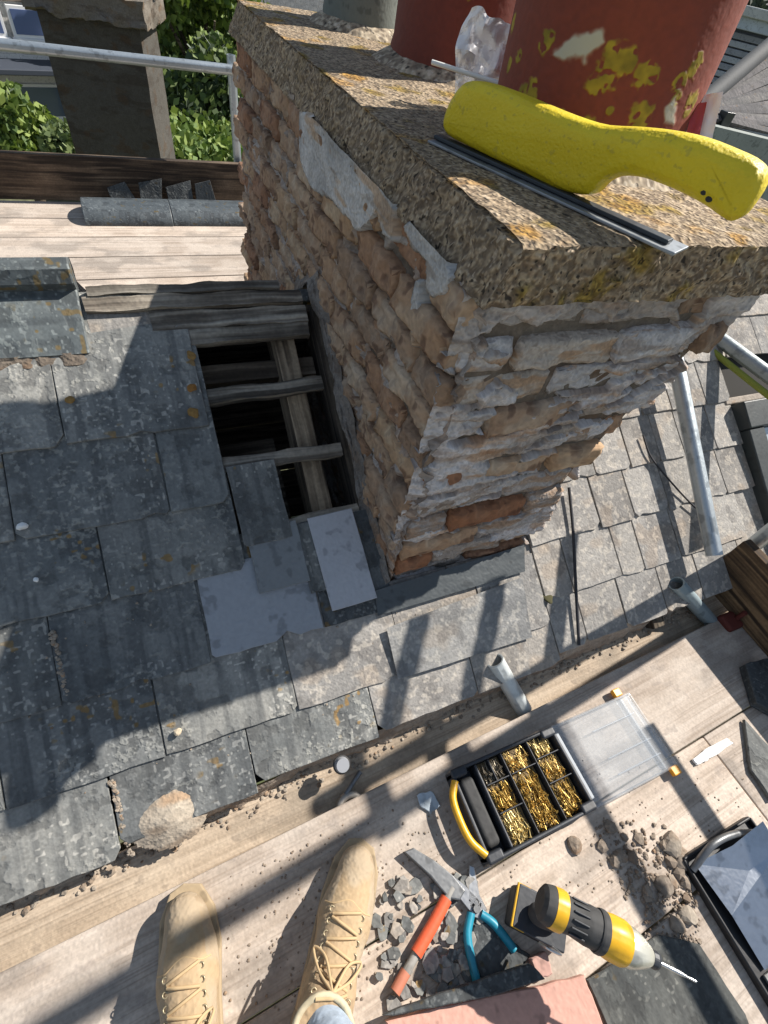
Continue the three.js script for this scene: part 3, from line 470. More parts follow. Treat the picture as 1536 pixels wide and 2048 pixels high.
// ───────── chimney pots ─────────
function potTex(n, base, spots, pale) { return surf(n, (u, v) => {
  const b = pf(u, v, 6, 6, 4, 201), f = pf(u, v, 140, 140, 2, 203), st = pf(u, v, 40, 4, 3, 205);
  let c = L3(base[0], base[1], .6 * b + .4 * st).map(x => x * (.94 + .12 * f)); const w = (pf(u, v, 60, 60, 3, 207) - .5);
  const uu = u < .5 ? u + 1 : u; let li = 0; for (const [x, y, r] of spots) { const d = Math.hypot((uu - x) * 1.18, v - y); li = Math.max(li, sst(.25, -.15, d / (r * .45) - 1 + w * 1.6)) ; }
  li *= sst(.30, .42, pf(u, v, 110, 110, 2, 209)); c = L3(c, L3([.46, .40, .06], [.72, .62, .14], pf(u, v, 90, 90, 2, 211)), li);
  let pl = 0; for (const P of pale) pl = Math.max(pl, sst(-.004, .003, polyD(uu, v, P) + w * .012)); c = L3(c, [.74, .72, .64], pl);
  return [...c, .3 * f + .4 * li + .6 * pl]; }); }
function pot(name, label, x, z, r, h, y, mats, tilt) {
  const t = thing(name, label, 'chimney pot', [x, y, z], 0); t.rotation.set(tilt[0], 0, tilt[1]);
  const pr = [[r * .86, 0], [r * 1.03, 0], [r * 1.03, .03], [r, .05], [r * .97, h * .8], [r * .96, h - .09], [r * 1.06, h - .085], [r * 1.08, h - .05], [r * 1.06, h - .01], [r * 1.0, h], [r * .82, h], [r * .82, h - .1], [r * .86, 0]].map(q => new THREE.Vector2(...q));
  const g = new THREE.LatheGeometry(pr, 64); const p = g.attributes.position, uv = g.attributes.uv; for (let i = 0; i < p.count; i++) uv.setY(i, p.getY(i)); // v in metres of height
  part('pot_body', toCreasedNormals(g, .7), mats, t);
  // black disc closing the bore partway up
  part('bore_disc', moved(mUV(new THREE.CylinderGeometry(r * .84, r * .84, .02, 40)), 0, h * .4, 0), felt, t); return t;
}
const PX = .86, PZ = -.965, PR = .188;
{
  // place lichen and the mortar splash by where they show on the near pot
  const uvOf = (px, py) => { const d = ray(px, py), ox = -PX, oz = -PZ, a = d.x * d.x + d.z * d.z, b = 2 * (ox * d.x + oz * d.z), c = ox * ox + oz * oz - PR * PR; let q = b * b - 4 * a * c; q = Math.max(q, 0); const t = (-b - Math.sqrt(q)) / (2 * a), p = CAM.clone().addScaledVector(d, t); const ph = Math.atan2(p.x - PX, p.z - PZ) / (2 * Math.PI) + 1; return [ph, p.y - 1.085]; };
  const S = [[1220, 140, .05], [1250, 105, .045], [1205, 160, .03], [1300, 140, .035], [1320, 150, .02], [1060, 160, .03], [1075, 155, .03], [1110, 60, .028], [1290, 230, .04], [1360, 200, .03], [1370, 170, .03], [1050, 90, .02], [1190, 235, .03], [1400, 140, .03], [1230, 210, .015], [1030, 110, .02], [1130, 215, .02], [1040, 30, .03], [1385, 215, .04], [1270, 120, .03]].map(([x, y, r]) => [...uvOf(x, y), r]);
  const pale = [[[1118, 90], [1150, 62], [1185, 45], [1222, 45], [1228, 68], [1205, 85], [1185, 108], [1178, 96], [1140, 98]], [[1330, 250], [1340, 215], [1356, 200], [1352, 250]]].map(P => P.map(q => uvOf(...q)));
  const t2 = potTex(1024, [[.44, .185, .11], [.53, .24, .155]], S, pale), t1 = potTex(512, [[.40, .16, .10], [.47, .20, .13]], [[.93, .15, .02], [.95, .22, .02], [.9, .26, .03], [.98, .25, .03], [.86, .2, .02]], []);
  pot('chimney_pot', 'large terracotta chimney pot spotted with yellow lichen and a mortar splash', PX, PZ, PR, .62, 1.085, tone(t2, lin(1, 1, 1), .7, .002), [.0, .075]);
  pot('chimney_pot', 'plain dark red chimney pot, second from the trowel', .86, -1.56, .165, .60, 1.085, tone(t1, lin(1, 1, 1), .7, .002), [0, .01]);
  pot('chimney_pot', 'grey green chimney pot at the far end of the cap', .78, -2.06, .12, .55, 1.085, tone(sGrain, lin(.16, .18, .16), .8, .001), [0, 0]);
}

// ───────── trowel on the cap ─────────
{
  const A = onY(866, 268, 1.094), B = onY(1362, 492, 1.094), dir = B.clone().sub(A).setY(0), L = dir.length(); dir.normalize();
  const nrm = V(dir.z, 0, -dir.x); if (nrm.dot(CAM.clone().sub(A)) < 0) nrm.negate(); // towards the camera
  const t = thing('trowel', 'long steel trowel with a big yellow handle lying on the chimney cap', 'trowel', [A.x, A.y, A.z]);
  // handle outline, traced on the upright plane through the blade
  const out = [[898, 250], [903, 222], [925, 180], [945, 163], [975, 165], [1030, 183], [1090, 208], [1150, 232], [1210, 250], [1280, 254], [1350, 262], [1410, 275], [1470, 298], [1515, 320], [1533, 340], [1530, 372], [1510, 405], [1490, 430], [1468, 440], [1448, 430], [1420, 410], [1380, 388], [1330, 366], [1285, 352], [1245, 352], [1215, 365], [1195, 385], [1175, 388], [1130, 378], [1060, 345], [1000, 318], [940, 288], [905, 268]];
  const mid = A.clone().addScaledVector(nrm, -.028), pts = out.map(([x, y]) => { const p = hitPlane(x, y, nrm, nrm.dot(mid)); return new THREE.Vector2(p.clone().sub(mid).dot(dir), p.y - A.y); });
  const cv = new THREE.CatmullRomCurve3(pts.map(p => V(p.x, p.y, 0)), true).getPoints(90).map(p => new THREE.Vector2(p.x, p.y));
  const minY = Math.min(...cv.map(p => p.y));
  const sh = new THREE.Shape(cv), bv = .017; const g0 = new THREE.ExtrudeGeometry(sh, { depth: .018, bevelEnabled: true, bevelThickness: bv, bevelSize: bv, bevelOffset: -bv, bevelSegments: 7 }); g0.translate(0, 0, -.009);
  const basis = new THREE.Matrix4().makeBasis(dir, V(0, 1, 0), V().crossVectors(dir, V(0, 1, 0)));
  const sHandle = surf(512, (u, v) => { const f = pf(u, v, 120, 120, 2, 301), d = sst(.70, .8, pf(u, v, 50, 50, 3, 303)), b = pf(u, v, 5, 5, 4, 305); let c = L3([.80, .70, .05], [.88, .79, .12], b); c = L3(c, [.60, .55, .30], d * .35 + .08 * f); return [...c, f]; });
  const g = mUV(toCreasedNormals(g0.applyMatrix4(basis), .7), 3); g.translate(-nrm.x * .028, 0, -nrm.z * .028);
  part('handle', g, tone(sHandle, lin(1, 1, 1), .55, .0008), t);
  const bl = box(L, .004, .055, .0012); bl.applyMatrix4(basis); bl.translate(dir.x * L / 2 - nrm.x * .016, -.0095, dir.z * L / 2 - nrm.z * .016); part('blade', bl, tone(sGrain, lin(.36, .39, .42), .42, .0006, { metalness: .6 }), t);
  for (const q of [[1408, 384], [1432, 380], [1418, 398]]) { const c = hitPlane(...q, nrm, nrm.dot(A) - .0035).sub(A), d = part('stain_spot', new THREE.SphereGeometry(.0045, 10, 8), darkRubber, t); d.position.copy(c); d.scale.set(1, .8, .35); d.rotation.y = Math.atan2(nrm.x, nrm.z); }
  const rib = box(L * .96, .006, .02, .002); rib.applyMatrix4(basis); rib.translate(dir.x * L * .48 - nrm.x * .012, -.0035, dir.z * L * .48 - nrm.z * .012); part('backing_rib', rib, tone(sGrain, lin(.05, .06, .07), .5, .0005, { metalness: .4 }), t);
}
{ // crumpled white plastic with a stick, red and white scrap
  const c = at(968, 92, 1.36), g = new THREE.PlaneGeometry(.118, .125, 26, 32), p = g.attributes.position;
  for (let i = 0; i < p.count; i++) { const x = p.getX(i), y = p.getY(i), pinch = mix(.5, 1, sst(-.08, .02, y)) * (1 - .25 * sst(.03, .08, y)); const r1 = Math.abs(f3(x * 26, y * 20, 1, 3) - .5), r2 = Math.abs(f3(x * 60, y * 60, 4, 2) - .5); p.setXYZ(i, x * pinch + (f3(y * 20, 2, x * 20, 2) - .5) * .02, y + (f3(x * 30, 7, y * 10, 2) - .5) * .02, r1 * .09 + r2 * .02); }
  g.computeVertexNormals(); const t = thing('plastic_scrap', 'crumpled white plastic scrap held on a thin stick between the pots', 'plastic scrap', [c.x, c.y - .018, c.z]);
  const m = part('sheet', toCreasedNormals(g, .35), new THREE.MeshPhysicalMaterial({ color: lin(.85, .86, .88), roughness: .35, side: THREE.DoubleSide, transmission: .25, thickness: 0 }), t); t.up.set(0, 1, 0); m.lookAt(V(0, .25, .3).sub(c).add(V())); m.rotation.set(-.05, -.55, -.12);
  const a = at(868, 100, 1.34).sub(c), b = at(1004, 142, 1.30).sub(c); part('stick', tubeBetween(a, b, .0042, 8), std({ color: lin(.75, .74, .70), roughness: .6 }), t);
  const f = at(968, 150, 1.34).sub(c), ft = onY(975, 205, 1.09).sub(c); part('foot', tubeBetween(f, ft, .016, 8, .022), std({ color: lin(.78, .76, .68), roughness: .6 }), t);
  const q = at(1405, 240, 1.25), w = thing('wrapper_scrap', 'small red and white wrapper tucked behind the yellow handle', 'wrapper', [q.x, q.y, q.z]);
  const fold = (o, W2, H2, mat, nm) => { const k = new THREE.PlaneGeometry(W2, H2, 8, 10), P = k.attributes.position; for (let i = 0; i < P.count; i++) P.setZ(i, (f3(P.getX(i) * 60 + o, P.getY(i) * 50, 2, 2) - .5) * .02); k.computeVertexNormals(); const mm = part(nm, k, mat, w); mm.rotation.set(-.2, -.8, .2); return mm; };
  fold(1, .03, .075, std({ color: lin(.85, .78, .78), roughness: .5, side: THREE.DoubleSide }), 'white_panel').position.set(.012, 0, 0); fold(5, .022, .07, std({ color: lin(.35, .03, .035), roughness: .5, side: THREE.DoubleSide }), 'red_panel').position.set(-.014, -.012, .004);
  part('scrap_base', moved(box(.03, .05, .03, .006), 0, -.05, 0), std({ color: lin(.6, .55, .5), roughness: .7 }), w);
}

// ───────── on the near deck ─────────
{ // screw case: black tray, yellow grip, clear lid laid open
  seed(41); const t = thing('screw_case', 'black compartment case full of brass screws with its clear lid open', 'screw case', [.585, 0, -.01]); const w = .30, d = .19, h = .046;
  part('base', moved(box(w, .006, d, .003), 0, .004, 0), blackPlastic, t);
  const wall = (ww, dd, x, z, hh = h) => part('divider', moved(box(ww, hh, dd, .0012), x, hh / 2, z), blackPlastic, t);
  const rim = (ww, dd, x, z) => part('rim', moved(box(ww, h + .004, dd, .004, 2), x, h / 2 + .002, z), blackPlastic, t);
  rim(w, .009, 0, -d / 2); rim(w, .009, 0, d / 2); rim(.010, d, w / 2, 0); rim(.010, d, -w / 2, 0); rim(.008, d - .01, -w / 2 + .062, 0);
  for (const [x, z] of [[-1, -1], [-1, 1], [1, -1], [1, 1]]) part('corner_block', moved(box(.042, h + .008, .022, .006, 2), x * (w / 2 - .016), h / 2 + .004, z * (d / 2 - .006)), blackPlastic, t);
  const g = part('grip', moved(box(.040, .034, d * .78, .012, 3), -w / 2 + .031, .022, 0), darkRubber, t);
  const bow = pathTube([V(-w / 2 - .001, .045, -.075), V(-w / 2 - .022, .047, -.045), V(-w / 2 - .027, .047, 0), V(-w / 2 - .022, .047, .045), V(-w / 2 - .001, .045, .08)], .0085, 10, 40); part('handle_bar', mUV(bow), tone(sGrain, lin(.78, .42, .02), .35, .0004), t);
  const xs = [-w / 2 + .066, -.012, .068, w / 2 - .006]; wall(.003, d - .01, xs[1], 0); wall(.003, d - .01, xs[2], 0);
  const cells = [[0, -.089, -.04, 2], [0, -.038, .022, 1], [0, .024, .088, 1], [1, -.089, -.04, 1], [1, -.038, .088, 1], [2, -.089, -.046, 1], [2, -.044, .012, 1], [2, .014, .088, 1]];
  const sg = mergeGeometries([new THREE.CylinderGeometry(.0016, .0005, .026, 5), new THREE.CylinderGeometry(.0042, .0018, .003, 8).translate(0, .0135, 0)]);
  const scr = [lin(.62, .44, .16), lin(.52, .35, .10), lin(.70, .56, .26), lin(.30, .26, .20)].map(c => std({ color: c, roughness: .35, metalness: .75 }));
  cells.forEach(([c, z0, z1, n], k) => { const X0 = xs[c] + .004, X1 = xs[c + 1] - .004; if (z1 < .08) wall(X1 - X0, .003, (X0 + X1) / 2, z1 + .001); if (n === 2) wall(.003, z1 - z0, (X0 + X1) / 2 - .002, (z0 + z1) / 2);
    const N = Math.round((X1 - X0) * (z1 - z0) * 42000), im = new THREE.InstancedMesh(sg, scr[n === 2 ? 3 : k % 3], N), M = new THREE.Matrix4(), q = new THREE.Quaternion(); for (let i = 0; i < N; i++) { q.setFromEuler(new THREE.Euler(Math.PI / 2 + rr(-.5, .5), rr(0, 6.3), rr(-.5, .5))); M.compose(V(mix(X0 + .008, X1 - .008, rnd()), .010 + .026 * rnd(), mix(z0 + .008, z1 - .006, rnd())), q, V(1, 1, 1)); im.setMatrixAt(i, M); }
    im.name = 'screws'; im.userData.kind = 'stuff'; shade(im); t.add(im); part('screw_bed', moved(box(X1 - X0, .02, z1 - z0, .001), (X0 + X1) / 2, .016, (z0 + z1) / 2), std({ color: lin(.16, .11, .05), roughness: .8 }), t); });
  // lid
  const clear = new THREE.MeshPhysicalMaterial({ color: lin(.93, .95, .97), roughness: .12, transmission: .9, thickness: 0, ior: 1.45 }); const lid = part('lid', moved(box(.285, .004, .198, .0015), w / 2 + .155, .016, 0), clear, t);
  for (const [ww, dd, x, z] of [[.285, .006, 0, -.099], [.285, .006, 0, .099], [.006, .2, .142, 0], [.006, .2, -.142, 0], [.008, .19, .105, 0]]) part('lid_edge', moved(box(ww, .022, dd, .002), w / 2 + .155 + x, .014, z), clear, lid);
  for (const z of [-.05, .02, .06]) part('lid_rib', moved(box(.15, .006, .004, .001), w / 2 + .20, .020, z), clear, lid);
  const og = std({ color: lin(.85, .36, .02), roughness: .4 }); for (const z of [-.113, .108]) part('latch', moved(box(.026, .014, .022, .003), w / 2 + .285 - (z < 0 ? .02 : 0), .018, z), og, t);
  part('hinge', moved(box(.02, .012, .16, .003), w / 2 + .008, .034, 0), std({ color: lin(.28, .31, .34), roughness: .5 }), t);
}
{ // cordless drill standing on its battery
  const a = V(.444, .198, .159), b = V(.60, .198, .312), ax = b.clone().sub(a).normalize(); const t = thing('cordless_drill', 'yellow and black cordless drill standing on its battery, bit pointing outwards', 'drill', [.488, 0, .203], Math.atan2(ax.x, ax.z) - Math.PI / 2);
  const ye = tone(sGrain, lin(.72, .40, .015), .4, .0004), bk = darkRubber, gy = tone(sGrain, lin(.72, .70, .60), .35, .0004, { metalness: .55 });
  const turn = (pts, seg = 26) => { const g = toCreasedNormals(new THREE.LatheGeometry(pts.map(q => new THREE.Vector2(...q)), seg), .5); g.rotateZ(-Math.PI / 2); return mUV(g); };
  // barrel along x, origin under the grip
  const B = (pts, m, n) => { const p = part(n, turn(pts), m, t); p.position.y = .198; return p; };
  B([[0, -.062], [.022, -.062], [.030, -.056], [.033, -.044], [.033, -.038], [0, -.038]], bk, 'rear_cap');
  B([[0, -.040], [.0335, -.040], [.0345, -.026], [.0335, -.018], [0, -.018]], ye, 'rear_band');
  B([[0, -.018], [.031, -.018], [.029, .0], [.0325, .03], [.0315, .058], [0, .058]], bk, 'motor_housing');
  for (let i = 0; i < 6; i++) { const an = .5 + i * .42; const v = part('vent', moved(box(.03, .004, .003, .001), .006, Math.sin(an) * .0315, Math.cos(an) * .0315), blackPlastic, t); v.position.y = .198; }
  B([[0, .046], [.034, .046], [.0355, .05], [.0355, .056], [.034, .06], [0, .06]], bk, 'mode_ring');
  B([[0, .060], [.034, .060], [.036, .072], [.036, .094], [.033, .102], [0, .102]], ye, 'front_band');
  B([[0, .102], [.032, .102], [.032, .112], [.026, .128], [.018, .144], [.013, .150], [0, .150]], gy, 'nose_cone');
  B([[0, .150], [.014, .150], [.0145, .158], [.012, .163], [0, .163]], blackPlastic, 'chuck');
  B([[0, .163], [.0035, .163], [.0035, .205], [.0018, .216], [.0022, .232], [0, .232]], steel, 'bit');
  const hp = part('grip_handle', sdfMesh((x, y, z) => { const p = [x, y, z]; return smin(cone(p, [.016, .18, 0], [-.002, .07, 0], .021, .0175), cone(p, [-.012, .066, 0], [.02, .062, 0], .018, .018), .012); }, [-.05, .03, -.04], [.06, .22, .04], 40), bk, t); hp.position.x = 0;
  part('trigger', moved(box(.012, .03, .014, .004, 2), .036, .155, 0), ye, t);
  part('battery', moved(box(.118, .044, .074, .008, 2), .004, .024, 0), bk, t); part('battery_band', moved(box(.112, .012, .078, .003), .004, .046, 0), blackPlastic, t); part('battery_stripe', moved(box(.03, .006, .079, .002), -.04, .048, 0), ye, t); part('belt_hook', mUV(pathTube([V(.03, .06, .040), V(.04, .08, .046), V(.01, .09, .048), V(.0, .07, .044)], .003, 6, 24)), steel, t);
}
{ // tin snips, open, teal handles
  const P = (x, y, h = .012) => onY(x, y, h), o = P(951, 1818), t = thing('tin_snips', 'open tin snips with teal handles lying by the case', 'snips', [o.x, 0, o.z]); const l = (x, y, h = .012) => P(x, y, h).sub(V(o.x, 0, o.z));
  const blade = (pts, nm) => { const s = new THREE.Shape(pts.map(([x, y]) => { const p = l(x, y); return new THREE.Vector2(p.x, -p.z); })); const g = new THREE.ExtrudeGeometry(s, { depth: .004, bevelEnabled: true, bevelSize: .001, bevelThickness: .001, bevelSegments: 1 }); g.rotateX(-Math.PI / 2); g.translate(0, .010, 0); return part(nm, mUV(g), steel, t); };
  blade([[939, 1732], [947, 1735], [958, 1790], [972, 1818], [962, 1838], [945, 1832], [937, 1800]], 'jaw'); blade([[868, 1728], [880, 1732], [930, 1772], [962, 1806], [960, 1826], [940, 1822], [900, 1770]], 'jaw');
  part('pivot_bolt', moved(mUV(new THREE.CylinderGeometry(.007, .008, .01, 12)), 0, .017, 0), darkSteel, t);
  const teal = tone(sGrain, lin(.015, .25, .36), .45, .0005), hd = pts => part('handle', mUV(pathTube(pts.map(([x, y, h]) => l(x, y, h)), .0088, 10, 40)), teal, t); hd([[942, 1826, .014], [935, 1870, .016], [944, 1925, .016], [955, 1968, .014]]); hd([[962, 1828, .014], [985, 1845, .016], [1008, 1872, .016], [1028, 1900, .012]]);
}
{ // slater's hammer with an orange sleeve
  const P = (x, y, h) => onY(x, y, h), o = P(905, 1785, .015), t = thing('slaters_hammer', 'slater’s hammer with dark steel head and orange sleeved handle', 'hammer', [o.x, 0, o.z]); const l = (x, y, h = .016) => P(x, y, h).sub(V(o.x, 0, o.z));
  const s = new THREE.Shape([[808, 1704], [826, 1697], [868, 1722], [905, 1752], [928, 1782], [918, 1800], [896, 1796], [860, 1752]].map(([x, y]) => { const p = l(x, y); return new THREE.Vector2(p.x, -p.z); })); const g = new THREE.ExtrudeGeometry(s, { depth: .014, bevelEnabled: true, bevelSize: .003, bevelThickness: .004, bevelSegments: 2, bevelOffset: -.002 }); g.rotateX(-Math.PI / 2); g.translate(0, .005, 0); part('head', mUV(g), darkSteel, t);
  part('sleeve', mUV(pathTube([l(893, 1797), l(868, 1845), l(832, 1908)], .0125, 12, 24)), tone(sGrain, lin(.80, .13, .05), .5, .0006), t); part('shaft', mUV(pathTube([l(905, 1775), l(868, 1845), l(790, 1982)], .0085, 10, 24)), tone(sGrain, lin(.35, .33, .30), .6, .0006), t); part('pommel', mUV(pathTube([l(812, 1943), l(800, 1965), l(790, 1984)], .0105, 10, 12)), tone(sGrain, lin(.55, .20, .12), .6, .0006), t);
}
seed(61);
{ // terracotta tile, slates and rubble by the tools
  const quad = (pts, th, y, mat, name, label, cat, grp) => { const q = pts.map(([x, z]) => onY(x, z, y + th)), c = q.reduce((a, b) => a.add(b), V()).multiplyScalar(1 / q.length); const P = []; q.forEach((p, i) => { const n = q[(i + 1) % q.length]; for (let k = 0; k < 5; k++) { const m = p.clone().lerp(n, k / 5); P.push([m.x - c.x + (rnd() - .5) * .003, -(m.z - c.z) + (rnd() - .5) * .003]); } }); const g = slab(P, th, Math.min(.002, th / 4)); g.rotateX(-Math.PI / 2); const m = solo(name, g, mat, label, cat, grp); m.position.set(c.x, y, c.z); return m; };
  const clay = tone(sGrain, lin(.60, .34, .27), .9, .002);
  quad([[775, 2046], [870, 2018], [1030, 1985], [1168, 1955], [1205, 2048], [1225, 2110], [800, 2110]], .022, .004, clay, 'clay_tile', 'pink terracotta tile lying flat beside the drill', 'clay tile');
  quad([[770, 2030], [930, 1975], [1060, 1930], [1090, 1958], [960, 1995], [860, 2015]], .02, .026, darkSlateMats[0], 'slate_offcut', 'narrow dark slate resting on the pink tile', 'slate', undefined);
  quad([[1062, 1918], [1092, 1905], [1104, 1948], [1078, 1956]], .02, .004, tone(sGrain, lin(.50, .30, .25), .9, .002), 'clay_shard', 'small terracotta shard at the corner of the pink tile', 'clay tile');
  quad([[1178, 1962], [1318, 1872], [1400, 1890], [1490, 2030], [1520, 2110], [1240, 2110]], .008, .003, tone(sSlate, lin(.40, .40, .385), .9, .003), 'slate_sheet', 'large dull grey slate under the drill bit', 'slate');
  quad([[950, 1852], [990, 1848], [1020, 1880], [1058, 1912], [1030, 1950], [975, 1960], [935, 1930]], .01, .003, darkSlateMats[0], 'slate_offcut', 'dark slate piece lying under the teal handles', 'slate');
  quad([[1492, 1328], [1536, 1318], [1580, 1390], [1560, 1430], [1515, 1405]], .03, 0, darkSlateMats[0], 'slate_offcut', 'dark slate stack corner near the end stop board', 'slate');
  quad([[1490, 1440], [1545, 1500], [1600, 1580], [1545, 1600], [1505, 1540]], .012, 0, darkSlateMats[2], 'slate_offcut', 'rounded grey slate by the board end', 'slate');
  quad([[1388, 1520], [1412, 1500], [1455, 1478], [1466, 1486], [1425, 1512], [1396, 1530]], .008, .001, std({ color: lin(.8, .79, .77), roughness: .4 }), 'white_strip', 'glossy white strip beside the lid', 'strip');
  quad([[835, 1590], [862, 1582], [880, 1610], [862, 1625], [840, 1610]], .006, .001, tone(sGrain, lin(.45, .52, .58), .4, .001), 'metal_offcut', 'small blue grey metal offcut left of the case handle', 'offcut');
  // slate flakes scattered between the boot and the hammer
  const G = 'slate flakes scattered on the deck'; for (let i = 0; i < 110; i++) { const a = rnd(), px = rr(750, 960), py = rr(1760, 2010); if (px < 775 && py < 1790) continue; const c = onY(px, py, .004), n = 5 + Math.floor(rnd() * 3), r = rr(.006, .022), P = []; for (let k = 0; k < n; k++) { const an = k / n * 6.28; P.push([Math.cos(an) * r * rr(.6, 1.1), Math.sin(an) * r * rr(.4, .9)]); } const g = slab(P, rr(.003, .007), .0008); g.rotateX(-Math.PI / 2); const m = solo('slate_flake', g, [paleMats[1], slateMats[2], darkSlateMats[2], paleMats[3]][i % 4], r > .014 ? 'broad grey slate flake lying beside the hammer' : 'small grey slate flake lying beside the hammer', 'slate flake', r > .014 ? 'broad ' + G : 'small ' + G); m.position.set(c.x, .001 + a * .008, c.z); m.rotation.set(rr(-.1, .1), rr(0, 6), rr(-.1, .1)); }
  // crumbled mortar: on the outer board, along the eaves, in the heap against the slates
  const rub = []; for (let i = 0; i < 260; i++) { const u = rnd(), v = rnd() * rnd(); const p = onY(1255 + (rnd() - .5) * 150 + u * 70, 1660 + u * 130 + (rnd() - .5) * 60, 0); rub.push([p, rr(.0015, .006) + (rnd() < .05 ? .01 : 0)]); }
  for (let i = 0; i < 160; i++) { const p = onY(rr(1290, 1400), rr(1780, 1890), .004); rub.push([p, rr(.0015, .005)]); } for (let i = 0; i < 400; i++) { const p = onY(rr(450, 950), rr(1620, 2030), 0); if (p.z < -.1 || p.y < -.001) continue; rub.push([p, rr(.0008, .003)]); } for (let i = 0; i < 200; i++) { const p = onY(rr(950, 1530), rr(1500, 1800), 0); rub.push([p, rr(.0008, .0028)]); }
  const m1 = solo('mortar_rubble', crumbs(rub), crumbM[0], 'crumbled mortar and grit scattered over the boards', 'rubble'); m1.userData.kind = 'stuff';
  for (const [px, py, r, k, L] of [[1345, 1690, .024, 2, 'long pale chunk of mortar in the rubble by the tray'], [1362, 1725, .020, 1, 'grey chunk of mortar next to the tray corner'], [1150, 1690, .016, 0, 'grey chunk of mortar beyond the case corner'], [1325, 1770, .022, 1, 'dark chunk of mortar between drill and tray'], [1375, 1830, .018, 2, 'tan chunk of mortar left of the tray edge'], [1355, 1850, .016, 0, 'small tan chunk of mortar by the drill bit']]) { const p = onY(px, py, .006), m = solo('mortar_chunk', stone(r, .6, 1), crumbM[k], L, 'mortar chunk'); m.position.set(p.x, r * .3, p.z); }
  const ev = []; for (let i = 0; i < 900; i++) { const x = rr(-.9, 1.5), z = -.240 - .036 * x + Math.abs(rnd() + rnd() - 1) * .05; ev.push([V(x, -.045 - (z + .142 + .036 * x) * .277 + rnd() * .003, z), rr(.0015, .007)]); }
  for (let i = 0; i < 300; i++) { const [x, s, p] = onRoof(rr(-60, 1200), rr(1050, 1800), .03); if (s < .06 || s > .5 || (x > .4 && s > .36)) continue; ev.push([p.add(V(0, -.006, 0)), rr(.001, .003)]); }
  solo('eaves_grit', crumbs(ev), crumbM[2], 'mortar crumbs lying along the eaves of the roof', 'grit').userData.kind = 'stuff';
  // mortar bedding under the lowest slates
  const bd = new THREE.PlaneGeometry(1, 1, 420, 8), bq = bd.attributes.position; for (let i = 0; i < bq.count; i++) { const x = mix(-1.7, 1.85, bq.getX(i) + .5), w = bq.getY(i) + .5, s = x < -.2 ? .022 : x < .1 ? mix(.03, .05, (x + .2) / .3) : x < .4 ? .062 : x < .86 ? .07 : .098, n = f3(x * 40, w * 3, 4, 4) - .5, n2 = f3(x * 9, 1, 8, 3) - .5; bq.setXYZ(i, x, mix(-.022, s * SP + .020, Math.pow(w, .8)) + n * .012, mix(-.226 - .036 * x + n2 * .03, EZ - s * CP + .002, w) + n * .014); } bd.computeVertexNormals(); solo('mortar_bedding', mUV(bd), tone(sMortar, lin(.95, .86, .76), 1, .005, { side: THREE.DoubleSide }), 'rough strip of mortar bedding under the lowest slates', 'mortar');
  // heap of sandy mortar on the lowest slates
  const hp = new THREE.PlaneGeometry(.20, .20, 50, 50), q = hp.attributes.position, c = onRoof(338, 1634, .03); for (let i = 0; i < q.count; i++) { const x = q.getX(i), y = q.getY(i), r = Math.hypot(x / (.062 - .16 * y), y / .052); q.setZ(i, .016 * Math.max(-.4, (1 - r) + (f3(x * 24 + 3, y * 24, 1, 3) - .5) * .35) + (f3(x * 200, y * 200, 2, 2) - .5) * .0014); }
  { const ix = hp.index.array, keep = []; for (let k = 0; k < ix.length; k += 3) if (Math.max(q.getZ(ix[k]), q.getZ(ix[k + 1]), q.getZ(ix[k + 2])) > -.003) keep.push(ix[k], ix[k + 1], ix[k + 2]); hp.setIndex(keep); } hp.computeVertexNormals(); const hm = solo('mortar_heap', mUV(hp), tone(sMortar, lin(1, .93, .82), 1, .004), 'sandy heap of mortar on the lowest course of slates', 'mortar heap'); hm.rotation.x = roof.rotation.x; hm.position.copy(c[2]).add(V(0, -.003, 0));
  // bedding mortar showing in the wide joints
  const jt = [[[222, 1560], [240, 1620], [262, 1712]], [[104, 1262], [118, 1320], [136, 1398]]]; const js = []; for (const J of jt) for (let i = 0; i < 70; i++) { const k = rnd() * (J.length - 1), a = Math.floor(k), f = k - a; const [, , p] = onRoof(mix(J[a][0], J[a + 1][0], f) + rr(-5, 5), mix(J[a][1], J[a + 1][1], f), .026); js.push([p, rr(.002, .005)]); } solo('joint_mortar', crumbs(js), crumbM[2], 'pale mortar crumbs in the joints of the lower slates', 'mortar').userData.kind = 'stuff';
  for (const [px, py, L] of [[45, 1052, 'white pebble on the upper slates'], [355, 1463, 'small tan stone on the shadow edge of the slates'], [72, 1160, 'tiny white pebble on the shaded slates']]) { const [, , p] = onRoof(px, py, .036), m = solo('pebble', stone(L.startsWith('tiny') ? .005 : .009, .8, 1), std({ color: L.includes('white') ? lin(.8, .8, .78) : lin(.6, .5, .36), roughness: .9 }), L, 'pebble'); m.position.copy(p); }
  for (const [px, py, r, L] of [[395, 712, .012, 'orange lichen tuft at the top of the roof opening'], [396, 775, .011, 'orange lichen tuft halfway down the opening edge'], [400, 825, .013, 'orange lichen tuft above the second batten'], [152, 800, .009, 'orange lichen tuft on the slate joint below the ridge tile']]) { const [, , p] = onRoof(px - 12, py, .036), m = solo('lichen_tuft', stone(r * .9, .2, 3), tone(sMortar, lin(.72, .46, .16), 1, .003), L, 'lichen'); m.position.copy(p); m.rotation.x = PITCH; }
  for (const [px, py, r, L] of [[1095, 1195, .016, 'olive moss clump beside the lead apron']]) { const [, , p] = onRoof(px, py, .028), g = stone(r, .3, 3), m = solo('moss_clump', g, std({ color: lin(.07, .065, .03), roughness: 1 }), L, 'moss'); m.position.copy(p); }
}
